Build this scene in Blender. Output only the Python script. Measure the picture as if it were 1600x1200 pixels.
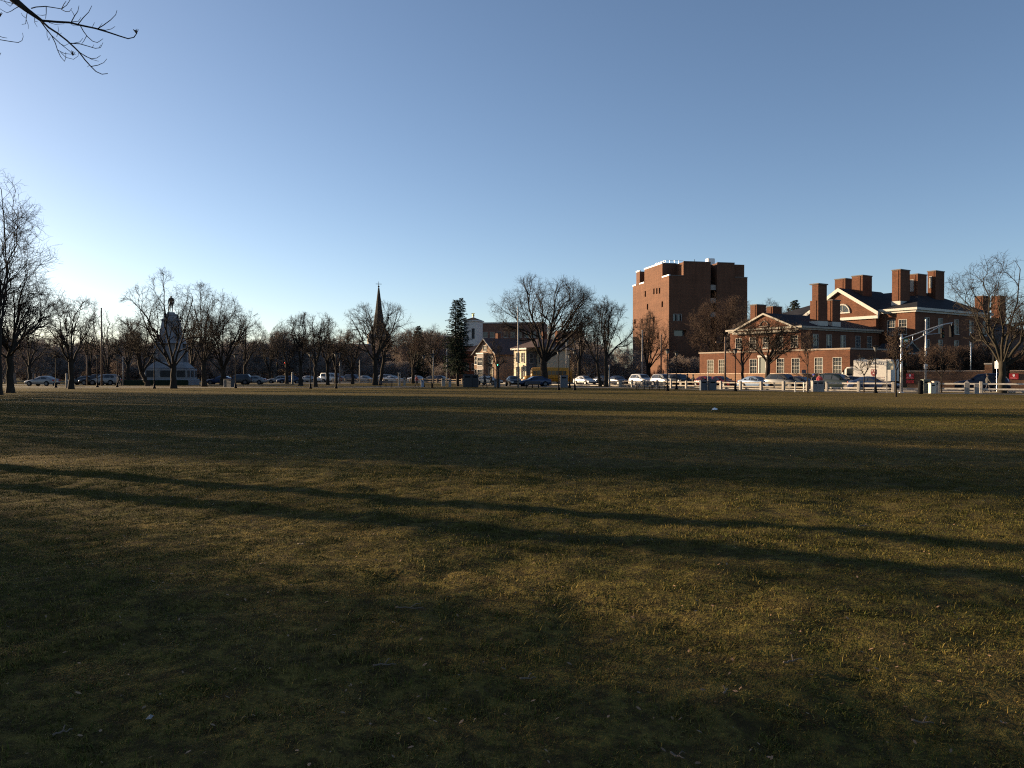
import bpy, bmesh, math, random
import numpy as np
from mathutils import Vector, Matrix

# ------------------------------------------------------------------ clear
for _o in list(bpy.data.objects):
    bpy.data.objects.remove(_o, do_unlink=True)
scene = bpy.context.scene
COL = scene.collection
R = math.radians

# ------------------------------------------------------------------ camera
FPX, HZ, EYE = 1240.0, 586.0, 1.6        # focal length in photo pixels, horizon row, eye height
cam_d = bpy.data.cameras.new('camera')
cam = bpy.data.objects.new('camera', cam_d)
COL.objects.link(cam)
cam_d.sensor_width = 36.0
cam_d.lens = 36.0 * FPX / 1600.0
cam_d.clip_start = 0.05
cam_d.clip_end = 6000.0
cam.location = (0, 0, EYE)
cam.rotation_euler = (R(90) - math.atan((600 - HZ) / FPX), 0, 0)
scene.camera = cam

# ------------------------------------------------------------------ sky, sun, exposure
SUN_EL, SUN_AZ = 10.0, -64.5             # degrees; azimuth clockwise from the view direction (+Y)
world = bpy.data.worlds.new('World')
scene.world = world
world.use_nodes = True
wn = world.node_tree
for n in list(wn.nodes):
    wn.nodes.remove(n)
sky = wn.nodes.new('ShaderNodeTexSky')
sky.sky_type = 'NISHITA'
sky.sun_disc = False
sky.sun_elevation = R(SUN_EL)
sky.sun_rotation = R(SUN_AZ)
sky.altitude = 20.0
sky.air_density = 0.7
sky.dust_density = 0.6
sky.ozone_density = 1.5
bg = wn.nodes.new('ShaderNodeBackground')
bg.inputs['Strength'].default_value = 0.056
wo = wn.nodes.new('ShaderNodeOutputWorld')
tint = wn.nodes.new('ShaderNodeMix'); tint.data_type = 'RGBA'; tint.blend_type = 'MULTIPLY'; tint.inputs[0].default_value = 1.0
tint.inputs[7].default_value = (1.02, 1.0, 1.01, 1.0)      # camera white balance, even over the whole sky
wn.links.new(sky.outputs[0], tint.inputs[6])
wn.links.new(tint.outputs[2], bg.inputs[0])
wn.links.new(bg.outputs[0], wo.inputs[0])

sun_d = bpy.data.lights.new('sun', 'SUN')
sun_d.energy = 4.6
sun_d.angle = R(0.53)
sun_d.color = (1.0, 0.75, 0.48)
sun = bpy.data.objects.new('sun', sun_d)
COL.objects.link(sun)
SUNV = Vector((math.sin(R(SUN_AZ)) * math.cos(R(SUN_EL)), math.cos(R(SUN_AZ)) * math.cos(R(SUN_EL)), math.sin(R(SUN_EL))))
sun.rotation_euler = SUNV.to_track_quat('Z', 'Y').to_euler()
sun.location = (-60, 30, 40)

vs = scene.view_settings
vs.view_transform = 'Standard'
vs.look = 'None'
vs.exposure = 1.73
vs.gamma = 1.0
vs.use_curve_mapping = False
scene.render.engine = 'CYCLES'
scene.cycles.max_bounces = 5
scene.cycles.diffuse_bounces = 2
scene.cycles.glossy_bounces = 2
scene.cycles.transmission_bounces = 2
scene.cycles.volume_bounces = 0
scene.cycles.use_denoising = False
scene.cycles.use_adaptive_sampling = False
scene.cycles.pixel_filter_type = 'BLACKMAN_HARRIS'
scene.cycles.filter_width = 1.15

# ------------------------------------------------------------------ helpers
def at(px, D):
    """world x of a photo column at depth D"""
    return (px - 800.0) / FPX * D
def zat(py, D):
    return EYE + (HZ - py) / FPX * D

def tag(o, label=None, cat=None, group=None, kind=None):
    if label: o['label'] = label
    if cat: o['category'] = cat
    if group: o['group'] = group
    if kind: o['kind'] = kind
    return o

def link(o, parent=None):
    COL.objects.link(o)
    if parent is not None:
        o.parent = parent
    return o

def empty(name, loc=(0, 0, 0), rz=0.0):
    o = bpy.data.objects.new(name, None)
    o.empty_display_size = 0.3
    o.location = loc
    o.rotation_euler = (0, 0, rz)
    return link(o)

def copy_tree(o, parent=None):
    c = o.copy()
    COL.objects.link(c)
    c.parent = parent
    for ch in list(o.children):
        copy_tree(ch, c)
    return c

class MB:
    """collects shapes, builds ONE mesh object"""
    def __init__(s):
        s.v = []; s.f = []; s.m = []; s.cur = 0
    def add(s, vs_, fs_):
        b = len(s.v)
        s.v.extend([tuple(map(float, p)) for p in vs_])
        for f in fs_:
            s.f.append([b + i for i in f]); s.m.append(s.cur)
        return s
    def box(s, x0, x1, y0, y1, z0, z1):
        s.add([(x0, y0, z0), (x1, y0, z0), (x1, y1, z0), (x0, y1, z0), (x0, y0, z1), (x1, y0, z1), (x1, y1, z1), (x0, y1, z1)],
              [(3, 2, 1, 0), (4, 5, 6, 7), (0, 1, 5, 4), (1, 2, 6, 5), (2, 3, 7, 6), (3, 0, 4, 7)])
        return s
    def bbox(s, x0, x1, y0, y1, z0, z1, b):
        """box with chamfered upright and top edges"""
        r = [(x0 + b, y0), (x1 - b, y0), (x1, y0 + b), (x1, y1 - b), (x1 - b, y1), (x0 + b, y1), (x0, y1 - b), (x0, y0 + b)]
        cx, cy = (x0 + x1) / 2, (y0 + y1) / 2
        t = [(cx + (x - cx) * (1 - 2 * b / max(x1 - x0, 1e-6)), cy + (y - cy) * (1 - 2 * b / max(y1 - y0, 1e-6))) for x, y in r]
        n = 8
        vv = [(x, y, z0) for x, y in r] + [(x, y, z1 - b) for x, y in r] + [(x, y, z1) for x, y in t]
        ff = [tuple(reversed(range(n))), tuple(range(2 * n, 3 * n))]
        for L in (0, n):
            for i in range(n):
                j = (i + 1) % n
                ff.append((L + i, L + j, L + n + j, L + n + i))
        return s.add(vv, ff)
    def prism(s, poly, z0, z1):
        n = len(poly)
        a = sum(poly[i][0] * poly[(i + 1) % n][1] - poly[(i + 1) % n][0] * poly[i][1] for i in range(n))
        if a < 0: poly = poly[::-1]
        ff = [tuple(reversed(range(n))), tuple(range(n, 2 * n))]
        for i in range(n):
            j = (i + 1) % n
            ff.append((i, j, n + j, n + i))
        return s.add([(x, y, z0) for x, y in poly] + [(x, y, z1) for x, y in poly], ff)
    def extrude_y(s, poly, y0, y1):
        """polygon in (x,z) swept along y"""
        n = len(poly)
        a = sum(poly[i][0] * poly[(i + 1) % n][1] - poly[(i + 1) % n][0] * poly[i][1] for i in range(n))
        if a < 0: poly = poly[::-1]
        ff = [tuple(range(n)), tuple(reversed(range(n, 2 * n)))]
        for i in range(n):
            j = (i + 1) % n
            ff.append((j, i, n + i, n + j))
        return s.add([(x, y0, z) for x, z in poly] + [(x, y1, z) for x, z in poly], ff)
    def tube(s, pts, rad, n=8, cap=True):
        pts = [Vector(p) for p in pts]
        k = len(pts)
        if not hasattr(rad, '__len__'): rad = [rad] * k
        vv = []; ff = []
        ref = Vector((0.13, 0.21, 0.97)) if abs((pts[-1] - pts[0]).normalized().z) < 0.8 else Vector((0.97, 0.2, 0.1))
        for i in range(k):
            t = (pts[min(i + 1, k - 1)] - pts[max(i - 1, 0)]).normalized()
            a = t.cross(ref).normalized(); b = t.cross(a)
            for j in range(n):
                th = 2 * math.pi * j / n
                vv.append(pts[i] + (a * math.cos(th) + b * math.sin(th)) * rad[i])
        for i in range(k - 1):
            for j in range(n):
                j2 = (j + 1) % n
                ff.append((i * n + j, (i + 1) * n + j, (i + 1) * n + j2, i * n + j2))
        if cap:
            ff.append(tuple(range(n))); ff.append(tuple(reversed(range((k - 1) * n, k * n))))
        return s.add(vv, ff)
    def lathe(s, prof, n=12, c=(0, 0)):
        """prof: list of (r,z) bottom to top"""
        k = len(prof); vv = []; ff = []
        for r, z in prof:
            for j in range(n):
                th = 2 * math.pi * j / n
                vv.append((c[0] + r * math.cos(th), c[1] + r * math.sin(th), z))
        for i in range(k - 1):
            for j in range(n):
                j2 = (j + 1) % n
                ff.append((i * n + j, i * n + j2, (i + 1) * n + j2, (i + 1) * n + j))
        ff.append(tuple(reversed(range(n)))); ff.append(tuple(range((k - 1) * n, k * n)))
        return s.add(vv, ff)
    def sphere(s, c, r, n=10, m=6, sz=1.0):
        prof = [(max(r * math.sin(math.pi * i / m), 1e-4), c[2] - r * sz * math.cos(math.pi * i / m)) for i in range(m + 1)]
        return s.lathe(prof, n, (c[0], c[1]))
    def cylx(s, c, r, h, n=14):
        """cylinder along y (wheels)"""
        vv = []; ff = []
        for yy in (c[1] - h / 2, c[1] + h / 2):
            for j in range(n):
                th = 2 * math.pi * j / n
                vv.append((c[0] + r * math.cos(th), yy, c[2] + r * math.sin(th)))
        for j in range(n):
            j2 = (j + 1) % n
            ff.append((j2, j, n + j, n + j2))
        ff.append(tuple(range(n))); ff.append(tuple(reversed(range(n, 2 * n))))
        return s.add(vv, ff)
    def build(s, name, mat, parent=None, smooth=False):
        me = bpy.data.meshes.new(name)
        me.from_pydata(s.v, [], s.f)
        mats = mat if isinstance(mat, (list, tuple)) else [mat]
        for m in mats: me.materials.append(m)
        if len(mats) > 1:
            me.polygons.foreach_set('material_index', s.m)
        if smooth:
            me.polygons.foreach_set('use_smooth', [True] * len(me.polygons))
        me.update()
        return link(bpy.data.objects.new(name, me), parent)

def np_mesh(name, verts, quads=None, tris=None, mat=None, smooth=True):
    me = bpy.data.meshes.new(name)
    nq = 0 if quads is None else len(quads)
    nt = 0 if tris is None else len(tris)
    me.vertices.add(len(verts))
    me.vertices.foreach_set('co', np.asarray(verts, np.float32).ravel())
    parts = []
    if nq: parts.append(np.asarray(quads, np.int32).ravel())
    if nt: parts.append(np.asarray(tris, np.int32).ravel())
    loops = np.concatenate(parts)
    me.loops.add(len(loops))
    me.loops.foreach_set('vertex_index', loops)
    tot = np.concatenate([np.full(nq, 4, np.int32), np.full(nt, 3, np.int32)])
    st = np.concatenate([[0], np.cumsum(tot)[:-1]]).astype(np.int32)
    me.polygons.add(nq + nt)
    me.polygons.foreach_set('loop_start', st)
    me.polygons.foreach_set('loop_total', tot)
    if smooth: me.polygons.foreach_set('use_smooth', np.ones(nq + nt, bool))
    if mat: me.materials.append(mat)
    me.update(calc_edges=True)
    return me

# ------------------------------------------------------------------ materials
MATS = {}
def nodemat(name):
    m = bpy.data.materials.new(name); m.use_nodes = True
    nt = m.node_tree
    for n in list(nt.nodes): nt.nodes.remove(n)
    out = nt.nodes.new('ShaderNodeOutputMaterial')
    b = nt.nodes.new('ShaderNodeBsdfPrincipled')
    nt.links.new(b.outputs[0], out.inputs[0])
    MATS[name] = m
    return m, nt, b
def N(nt, t, **kw):
    n = nt.nodes.new(t)
    for k, v in kw.items():
        if k in n.inputs: n.inputs[k].default_value = v
        else: setattr(n, k, v)
    return n
def L(nt, a, b): nt.links.new(a, b)
def rgba(c): return (c[0], c[1], c[2], 1.0)
def ramp(nt, fac, stops):
    r = nt.nodes.new('ShaderNodeValToRGB')
    e = r.color_ramp.elements
    while len(e) < len(stops): e.new(0.5)
    for i, (p, c) in enumerate(stops):
        e[i].position = p; e[i].color = rgba(c)
    nt.links.new(fac, r.inputs[0])
    return r.outputs[0]
def mixc(nt, fac, a, b, mode='MIX'):
    m = nt.nodes.new('ShaderNodeMix'); m.data_type = 'RGBA'; m.blend_type = mode
    if isinstance(fac, (int, float)): m.inputs[0].default_value = fac
    else: nt.links.new(fac, m.inputs[0])
    for i, c in ((6, a), (7, b)):
        if isinstance(c, tuple): m.inputs[i].default_value = rgba(c)
        else: nt.links.new(c, m.inputs[i])
    return m.outputs[2]
def noise(nt, vec, scale, detail=3, rough=0.55):
    n = nt.nodes.new('ShaderNodeTexNoise')
    n.inputs['Scale'].default_value = scale; n.inputs['Detail'].default_value = detail; n.inputs['Roughness'].default_value = rough
    if vec is not None: nt.links.new(vec, n.inputs['Vector'])
    return n.outputs[0]

def mat(name, col, rough=0.7, metal=0.0, var=0.15, scale=3.0, spec=0.4, bump=0.0):
    """paint / stone / metal with uneven tone"""
    if name in MATS: return MATS[name]
    m, nt, b = nodemat(name)
    tc = nt.nodes.new('ShaderNodeTexCoord')
    f = noise(nt, tc.outputs['Object'], scale, 5, 0.6)
    lo = tuple(max(0, c * (1 - var)) for c in col); hi = tuple(min(1, c * (1 + var)) for c in col)
    c = ramp(nt, f, [(0.3, lo), (0.7, hi)])
    L(nt, c, b.inputs['Base Color'])
    b.inputs['Roughness'].default_value = rough; b.inputs['Metallic'].default_value = metal
    b.inputs['Specular IOR Level'].default_value = spec
    if bump:
        bp = nt.nodes.new('ShaderNodeBump'); bp.inputs['Strength'].default_value = bump; bp.inputs['Distance'].default_value = 0.02
        L(nt, noise(nt, tc.outputs['Object'], scale * 8, 4), bp.inputs['Height']); L(nt, bp.outputs[0], b.inputs['Normal'])
    return m

def wall_uv(nt):
    """u along the wall, v up, metres, from world position and normal"""
    g = nt.nodes.new('ShaderNodeNewGeometry')
    cr = nt.nodes.new('ShaderNodeVectorMath'); cr.operation = 'CROSS_PRODUCT'; cr.inputs[0].default_value = (0, 0, 1)
    L(nt, g.outputs['True Normal'], cr.inputs[1])
    dt = nt.nodes.new('ShaderNodeVectorMath'); dt.operation = 'DOT_PRODUCT'
    L(nt, cr.outputs[0], dt.inputs[0]); L(nt, g.outputs['Position'], dt.inputs[1])
    sp = nt.nodes.new('ShaderNodeSeparateXYZ'); L(nt, g.outputs['Position'], sp.inputs[0])
    cb = nt.nodes.new('ShaderNodeCombineXYZ'); L(nt, dt.outputs['Value'], cb.inputs[0]); L(nt, sp.outputs[2], cb.inputs[1])
    return cb.outputs[0], g.outputs['Position']

def brick_mat(name, c1, c2, mortar, var=0.25):
    m, nt, b = nodemat(name)
    uv, pos = wall_uv(nt)
    bt = nt.nodes.new('ShaderNodeTexBrick')
    L(nt, uv, bt.inputs['Vector'])
    bt.inputs['Color1'].default_value = rgba(c1); bt.inputs['Color2'].default_value = rgba(c2); bt.inputs['Mortar'].default_value = rgba(mortar)
    bt.inputs['Scale'].default_value = 1.0
    bt.inputs['Brick Width'].default_value = 0.215; bt.inputs['Row Height'].default_value = 0.075; bt.inputs['Mortar Size'].default_value = 0.006
    f = noise(nt, pos, 0.35, 6, 0.65)
    sh = ramp(nt, f, [(0.3, (1 - var,) * 3), (0.7, (1 + var * 0.6,) * 3)])
    c = mixc(nt, 1.0, bt.outputs['Color'], sh, 'MULTIPLY')
    # vertical weather streaks
    sc = nt.nodes.new('ShaderNodeVectorMath'); sc.operation = 'MULTIPLY'; sc.inputs[1].default_value = (1.6, 0.10, 1)
    L(nt, uv, sc.inputs[0])
    st = ramp(nt, noise(nt, sc.outputs[0], 1.0, 4), [(0.35, (0.86,) * 3), (0.65, (1.05,) * 3)])
    c = mixc(nt, 1.0, c, st, 'MULTIPLY')
    # courses laid from different firings: faint level bands, and a mottling of burnt bricks
    sc2 = nt.nodes.new('ShaderNodeVectorMath'); sc2.operation = 'MULTIPLY'; sc2.inputs[1].default_value = (0.03, 1.3, 1)
    L(nt, uv, sc2.inputs[0])
    bd = ramp(nt, noise(nt, sc2.outputs[0], 1.0, 5, 0.75), [(0.32, (0.84,) * 3), (0.68, (1.12,) * 3)])
    c = mixc(nt, 1.0, c, bd, 'MULTIPLY')
    sc3 = nt.nodes.new('ShaderNodeVectorMath'); sc3.operation = 'MULTIPLY'; sc3.inputs[1].default_value = (2.3, 5.0, 1)
    L(nt, uv, sc3.inputs[0])
    c = mixc(nt, 1.0, c, ramp(nt, noise(nt, sc3.outputs[0], 1.0, 3, 0.8), [(0.36, (0.76, 0.74, 0.76)), (0.64, (1.16, 1.12, 1.08))]), 'MULTIPLY')
    L(nt, c, b.inputs['Base Color'])
    b.inputs['Roughness'].default_value = 0.9; b.inputs['Specular IOR Level'].default_value = 0.2
    return m

def slate_mat(name, c1, c2):
    m, nt, b = nodemat(name)
    uv, pos = wall_uv(nt)
    bt = nt.nodes.new('ShaderNodeTexBrick'); L(nt, uv, bt.inputs['Vector'])
    bt.inputs['Color1'].default_value = rgba(c1); bt.inputs['Color2'].default_value = rgba(c2); bt.inputs['Mortar'].default_value = rgba(tuple(x * .5 for x in c1))
    bt.inputs['Scale'].default_value = 1.0; bt.inputs['Brick Width'].default_value = 0.3; bt.inputs['Row Height'].default_value = 0.18; bt.inputs['Mortar Size'].default_value = 0.008
    sh = ramp(nt, noise(nt, pos, 0.6, 5), [(0.3, (0.8,) * 3), (0.7, (1.15,) * 3)])
    L(nt, mixc(nt, 1.0, bt.outputs['Color'], sh, 'MULTIPLY'), b.inputs['Base Color'])
    b.inputs['Roughness'].default_value = 0.8; b.inputs['Specular IOR Level'].default_value = 0.08
    return m

def glass_mat(name, col=(0.02, 0.025, 0.03)):
    m, nt, b = nodemat(name)
    g = nt.nodes.new('ShaderNodeNewGeometry')
    oi = nt.nodes.new('ShaderNodeObjectInfo')
    f = noise(nt, g.outputs['Position'], 0.7, 3)
    c = ramp(nt, f, [(0.35, tuple(x * 0.5 for x in col)), (0.65, tuple(x * 1.6 for x in col))])
    L(nt, mixc(nt, oi.outputs['Random'], c, tuple(x * 2.2 for x in col)), b.inputs['Base Color'])
    b.inputs['Roughness'].default_value = 0.06; b.inputs['Specular IOR Level'].default_value = 0.55
    bp = nt.nodes.new('ShaderNodeBump'); bp.inputs['Strength'].default_value = 0.04; bp.inputs['Distance'].default_value = 0.05
    L(nt, noise(nt, g.outputs['Position'], 1.3, 2), bp.inputs['Height']); L(nt, bp.outputs[0], b.inputs['Normal'])
    return m

BRICK = brick_mat('brick_red', (0.1368, 0.0518, 0.0259), (0.1094, 0.0418, 0.0230), (0.1080, 0.0756, 0.0504))
BRICK2 = brick_mat('brick_tower', (0.128, 0.062, 0.036), (0.112, 0.053, 0.032), (0.10, 0.066, 0.046), 0.15)
BRICKTAN = brick_mat('brick_tan', (0.1856, 0.1013, 0.0562), (0.1519, 0.0815, 0.0478), (0.1462, 0.1125, 0.0844))
BRICKPALE = brick_mat('brick_pale', (0.2688, 0.1728, 0.1088), (0.2304, 0.1504, 0.1024), (0.2112, 0.1728, 0.1344))
SLATE = slate_mat('roof_slate', (0.0308, 0.0308, 0.0347), (0.0224, 0.0235, 0.0280))
SHINGLE = slate_mat('roof_shingle', (0.0975, 0.0675, 0.0638), (0.0750, 0.0562, 0.0525))
TRIM = mat('white_trim', (0.3672, 0.3468, 0.3060), 0.55, var=0.08)
GLASS = glass_mat('window_glass')
CARGLASS = glass_mat('car_glass', (0.015, 0.018, 0.022))
STONE = mat('rough_stone', (0.17, 0.155, 0.14), 0.9, var=0.35, scale=0.8)
GRANITE = mat('granite', (0.2880, 0.2640, 0.2320), 0.85, var=0.25, scale=9, bump=0.3)
MEMORIAL = mat('memorial_granite', (0.22, 0.225, 0.235), 0.85, var=0.2, scale=1.2)
BRONZE = mat('bronze_dark', (0.035, 0.04, 0.045), 0.5, 0.6)
WOODRAIL = mat('rail_white_wood', (0.46, 0.42, 0.36), 0.8, var=0.25, scale=5)
WOODGREY = mat('rail_brown_wood', (0.36, 0.27, 0.18), 0.85, var=0.3, scale=5)
BLACKMETAL = mat('black_metal', (0.008, 0.008, 0.009), 0.7, 0.0, spec=0.05)
GALV = mat('galvanised', (0.52, 0.52, 0.51), 0.42, 0.7, var=0.12, scale=6)
PALEPOLE = mat('pale_pole', (0.2530, 0.2365, 0.2145), 0.7, var=0.25, scale=2)
WOODPOLE = mat('wood_pole', (0.15, 0.10, 0.07), 0.9, var=0.3, scale=3)
CONCRETE = mat('concrete', (0.2470, 0.2340, 0.2145), 0.9, var=0.18, scale=1.5, bump=0.15)
ASPHALT = mat('asphalt', (0.0440, 0.0440, 0.0464), 0.88, var=0.35, scale=1.2, bump=0.3)
PATHM = mat('path_asphalt', (0.1040, 0.0960, 0.0880), 0.9, var=0.25, scale=1.0, bump=0.3)
PAINTW = mat('road_paint', (0.6, 0.6, 0.57), 0.8, var=0.2, scale=2)
RUBBER = mat('rubber', (0.014, 0.014, 0.015), 0.85)
ALLOY = mat('wheel_alloy', (0.11, 0.11, 0.115), 0.45, 0.5)
CREAM = mat('cream_clapboard', (0.5006, 0.4199, 0.2746), 0.7, var=0.1, scale=1.5)
SHADECLAP = mat('shaded_clapboard', (0.1176, 0.1176, 0.1218), 0.75, var=0.12)  # shaded side of the cream house, shade put into the colour
WHITEPAINT = mat('white_paint', (0.74, 0.74, 0.73), 0.5, var=0.06)
BLUEGREY = mat('belfry_paint', (0.4200, 0.4200, 0.4060), 0.6, var=0.08)
GOLD = mat('gilt', (0.75, 0.55, 0.18), 0.3, 0.8)

def bark_mat(name, lo, hi):
    m, nt, b = nodemat(name)
    tc = nt.nodes.new('ShaderNodeTexCoord')
    mp = nt.nodes.new('ShaderNodeMapping'); mp.inputs['Scale'].default_value = (3.0, 3.0, 0.5)
    L(nt, tc.outputs['Object'], mp.inputs[0])
    f = noise(nt, mp.outputs[0], 3.0, 6, 0.7)
    L(nt, ramp(nt, f, [(0.3, lo), (0.7, hi)]), b.inputs['Base Color'])
    b.inputs['Roughness'].default_value = 0.95; b.inputs['Specular IOR Level'].default_value = 0.15
    bp = nt.nodes.new('ShaderNodeBump'); bp.inputs['Strength'].default_value = 0.6; bp.inputs['Distance'].default_value = 0.04
    L(nt, f, bp.inputs['Height']); L(nt, bp.outputs[0], b.inputs['Normal'])
    return m
BARK = bark_mat('bark', (0.0161, 0.0129, 0.0100), (0.0429, 0.0350, 0.0279))
BARKPALE = bark_mat('bark_pale', (0.0210, 0.0178, 0.0126), (0.0461, 0.0397, 0.0293))
TWIG = bark_mat('twigs', (0.0197, 0.0150, 0.0118), (0.0393, 0.0304, 0.0236))
TWIGRED = bark_mat('twigs_russet', (0.045, 0.029, 0.022), (0.085, 0.058, 0.042))
NEEDLE = bark_mat('spruce_needles', (0.0084, 0.0154, 0.0098), (0.0224, 0.0350, 0.0196))
WOODTWIG = bark_mat('far_twigs_hazed', (0.14, 0.122, 0.112), (0.26, 0.225, 0.205))  # twig colour lightened to stand in for distance haze
WOODRUST = bark_mat('far_twigs_russet_hazed', (0.15, 0.118, 0.10), (0.26, 0.205, 0.172))  # russet twigs, likewise paled in place of haze
RAILDIM = mat('rail_dim', (0.22, 0.19, 0.15), 0.85, var=0.3, scale=5)  # darker tone of the rails, for the middle run of fence
# ------------------------------------------------------------------ ground
def lawn_material(name, blade=False):
    m, nt, b = nodemat(name)
    g = nt.nodes.new('ShaderNodeNewGeometry')
    P = g.outputs['Position']
    big = noise(nt, P, 0.10, 4, 0.6)
    med = noise(nt, P, 0.9, 5, 0.65)
    fine = noise(nt, P, 9.0, 4, 0.7)
    straw, green, soil = (0.225, 0.157, 0.046), (0.098, 0.086, 0.020), (0.029, 0.021, 0.011)
    if blade:
        straw, green = (0.158, 0.117, 0.034), (0.060, 0.063, 0.011)
    ad = nt.nodes.new('ShaderNodeMath'); ad.operation = 'MULTIPLY_ADD'; ad.inputs[1].default_value = 0.55; L(nt, med, ad.inputs[0]); L(nt, big, ad.inputs[2])
    f = ramp(nt, ad.outputs[0], [(0.48, (0, 0, 0)), (0.84, (1, 1, 1))])
    if blade:
        oi = nt.nodes.new('ShaderNodeAttribute'); oi.attribute_name = 'tone'; oi.attribute_type = 'GEOMETRY'
        mm = nt.nodes.new('ShaderNodeMath'); mm.operation = 'MULTIPLY_ADD'; mm.inputs[1].default_value = 0.9; mm.inputs[2].default_value = -0.45; L(nt, oi.outputs['Fac'], mm.inputs[0])
        m2 = nt.nodes.new('ShaderNodeMath'); m2.operation = 'ADD'; m2.use_clamp = True; L(nt, f, m2.inputs[0]); L(nt, mm.outputs[0], m2.inputs[1])
        c = mixc(nt, m2.outputs[0], straw, green)
        v = ramp(nt, oi.outputs['Fac'], [(0.0, (1.7, 1.6, 1.4)), (0.25, (0.8, 0.8, 0.8)), (0.6, (0.55, 0.55, 0.5)), (1.0, (1.2, 1.3, 1.1))])
        c = mixc(nt, 1.0, c, v, 'MULTIPLY')
    else:
        c = mixc(nt, f, straw, green)
        s = ramp(nt, fine, [(0.42, (0, 0, 0)), (0.58, (1, 1, 1))])
        c = mixc(nt, s, mixc(nt, 0.75, c, soil), c)
        tuft = ramp(nt, noise(nt, P, 3.2, 4, 0.7), [(0.40, (0, 0, 0)), (0.60, (1, 1, 1))])
        c = mixc(nt, tuft, mixc(nt, 0.5, c, soil), c)
        bare = ramp(nt, med, [(0.30, (1, 1, 1)), (0.40, (0, 0, 0))])
        c = mixc(nt, bare, c, mixc(nt, 0.5, straw, soil))
        bp = nt.nodes.new('ShaderNodeBump'); bp.inputs['Strength'].default_value = 0.55; bp.inputs['Distance'].default_value = 0.06
        h = nt.nodes.new('ShaderNodeMath'); h.operation = 'ADD'; L(nt, fine, h.inputs[0]); L(nt, noise(nt, P, 34.0, 3, 0.7), h.inputs[1])
        L(nt, h.outputs[0], bp.inputs['Height']); L(nt, bp.outputs[0], b.inputs['Normal'])
    # broad brown patches that put a warmer shade tone into the lawn colour
    shade_brown = ramp(nt, noise(nt, P, 0.055, 3, 0.5), [(0.42, (0, 0, 0)), (0.60, (1, 1, 1))])
    c = mixc(nt, shade_brown, c, mixc(nt, 0.3, c, (0.15, 0.105, 0.05) if not blade else (0.11, 0.075, 0.03)))
    L(nt, c, b.inputs['Base Color'])
    b.inputs['Roughness'].default_value = 0.95 if not blade else 0.85
    b.inputs['Specular IOR Level'].default_value = 0.03 if not blade else 0.12
    return m
LAWN = lawn_material('lawn_ground')
BLADE = lawn_material('grass_blades', True)

rg = np.random.default_rng(5)
# smooth value noise for the ground relief
_tab = rg.random((256, 256))
def vnoise(x, y):
    xi = np.floor(x).astype(int); yi = np.floor(y).astype(int)
    fx = x - xi; fy = y - yi
    fx = fx * fx * (3 - 2 * fx); fy = fy * fy * (3 - 2 * fy)
    g = lambda a, b_: _tab[a % 256, b_ % 256]
    return (g(xi, yi) * (1 - fx) + g(xi + 1, yi) * fx) * (1 - fy) + (g(xi, yi + 1) * (1 - fx) + g(xi + 1, yi + 1) * fx) * fy - 0.5
def ground_z(x, y):
    x = np.asarray(x, float); y = np.asarray(y, float)
    r = np.hypot(x, y)
    near = np.clip((55 - r) / 20, 0, 1)
    nn = np.clip((34 - r) / 14, 0, 1)
    z = 0.10 * vnoise(x / 6.3, y / 6.3) * near + 0.055 * vnoise(x / 1.45 + 7, y / 1.45) * near + 0.050 * vnoise(x / 0.5, y / 0.5 + 3) * nn + 0.036 * vnoise(x / 0.2, y / 0.2 + 3) * nn
    return z - 0.02 * near

def axis(n, a, b):
    t = np.linspace(-1, 1, n)
    return np.sinh(t * b) / math.sinh(b) * a
xs = axis(421, 900, 7.2)
t = np.linspace(0, 1, 520)
ys = np.concatenate([np.linspace(-300, -6, 20), -5 + (np.expm1(t * 6.2) / math.expm1(6.2)) * 1500])
XX, YY = np.meshgrid(xs, ys)
ZZ = ground_z(XX, YY)
gv = np.stack([XX, YY, ZZ], -1).reshape(-1, 3)
ny, nx = XX.shape
ii = np.arange(ny - 1)[:, None] * nx + np.arange(nx - 1)[None, :]
gq = np.stack([ii, ii + 1, ii + nx + 1, ii + nx], -1).reshape(-1, 4)
ground = link(bpy.data.objects.new('ground', np_mesh('ground', gv, gq, None, LAWN)))
tag(ground, 'wide winter lawn of straw and olive grass filling the foreground', 'lawn', kind='structure')

# strips of paving along a polyline
def smooth_line(pts, n=8):
    out = []
    P = [Vector(p) for p in pts]
    for i in range(len(P) - 1):
        p0 = P[max(i - 1, 0)]; p1 = P[i]; p2 = P[i + 1]; p3 = P[min(i + 2, len(P) - 1)]
        for k in range(n):
            t = k / n
            out.append(0.5 * ((2 * p1) + (-p0 + p2) * t + (2 * p0 - 5 * p1 + 4 * p2 - p3) * t * t + (-p0 + 3 * p1 - 3 * p2 + p3) * t ** 3))
    out.append(P[-1])
    return out
def offset(line, d):
    o = []
    for i, p in enumerate(line):
        t = (line[min(i + 1, len(line) - 1)] - line[max(i - 1, 0)]).normalized()
        o.append(p + Vector((t.y, -t.x)) * d)       # positive = right of travel
    return o
def strip(name, line, d0, d1, z, mat_, h=0.0):
    a = offset(line, d0); b = offset(line, d1)
    m = MB(); n = len(a)
    vv = [(p.x, p.y, z) for p in a] + [(p.x, p.y, z) for p in b]
    ff = [(i, i + 1, n + i + 1, n + i) for i in range(n - 1)]
    if h:
        vv += [(p.x, p.y, z - h) for p in a] + [(p.x, p.y, z - h) for p in b]
        ff += [(i + 2 * n, i, i + 1, i + 1 + 2 * n)[::-1] for i in range(n - 1)]
        ff += [(i + 3 * n, i + n, i + 1 + n, i + 1 + 3 * n) for i in range(n - 1)]
    m.add(vv, ff)
    o = m.build(name, mat_)
    # faces must look up
    me = o.data
    if me.polygons[0].normal.z < 0: me.flip_normals()
    return tag(o, kind='structure')

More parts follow.
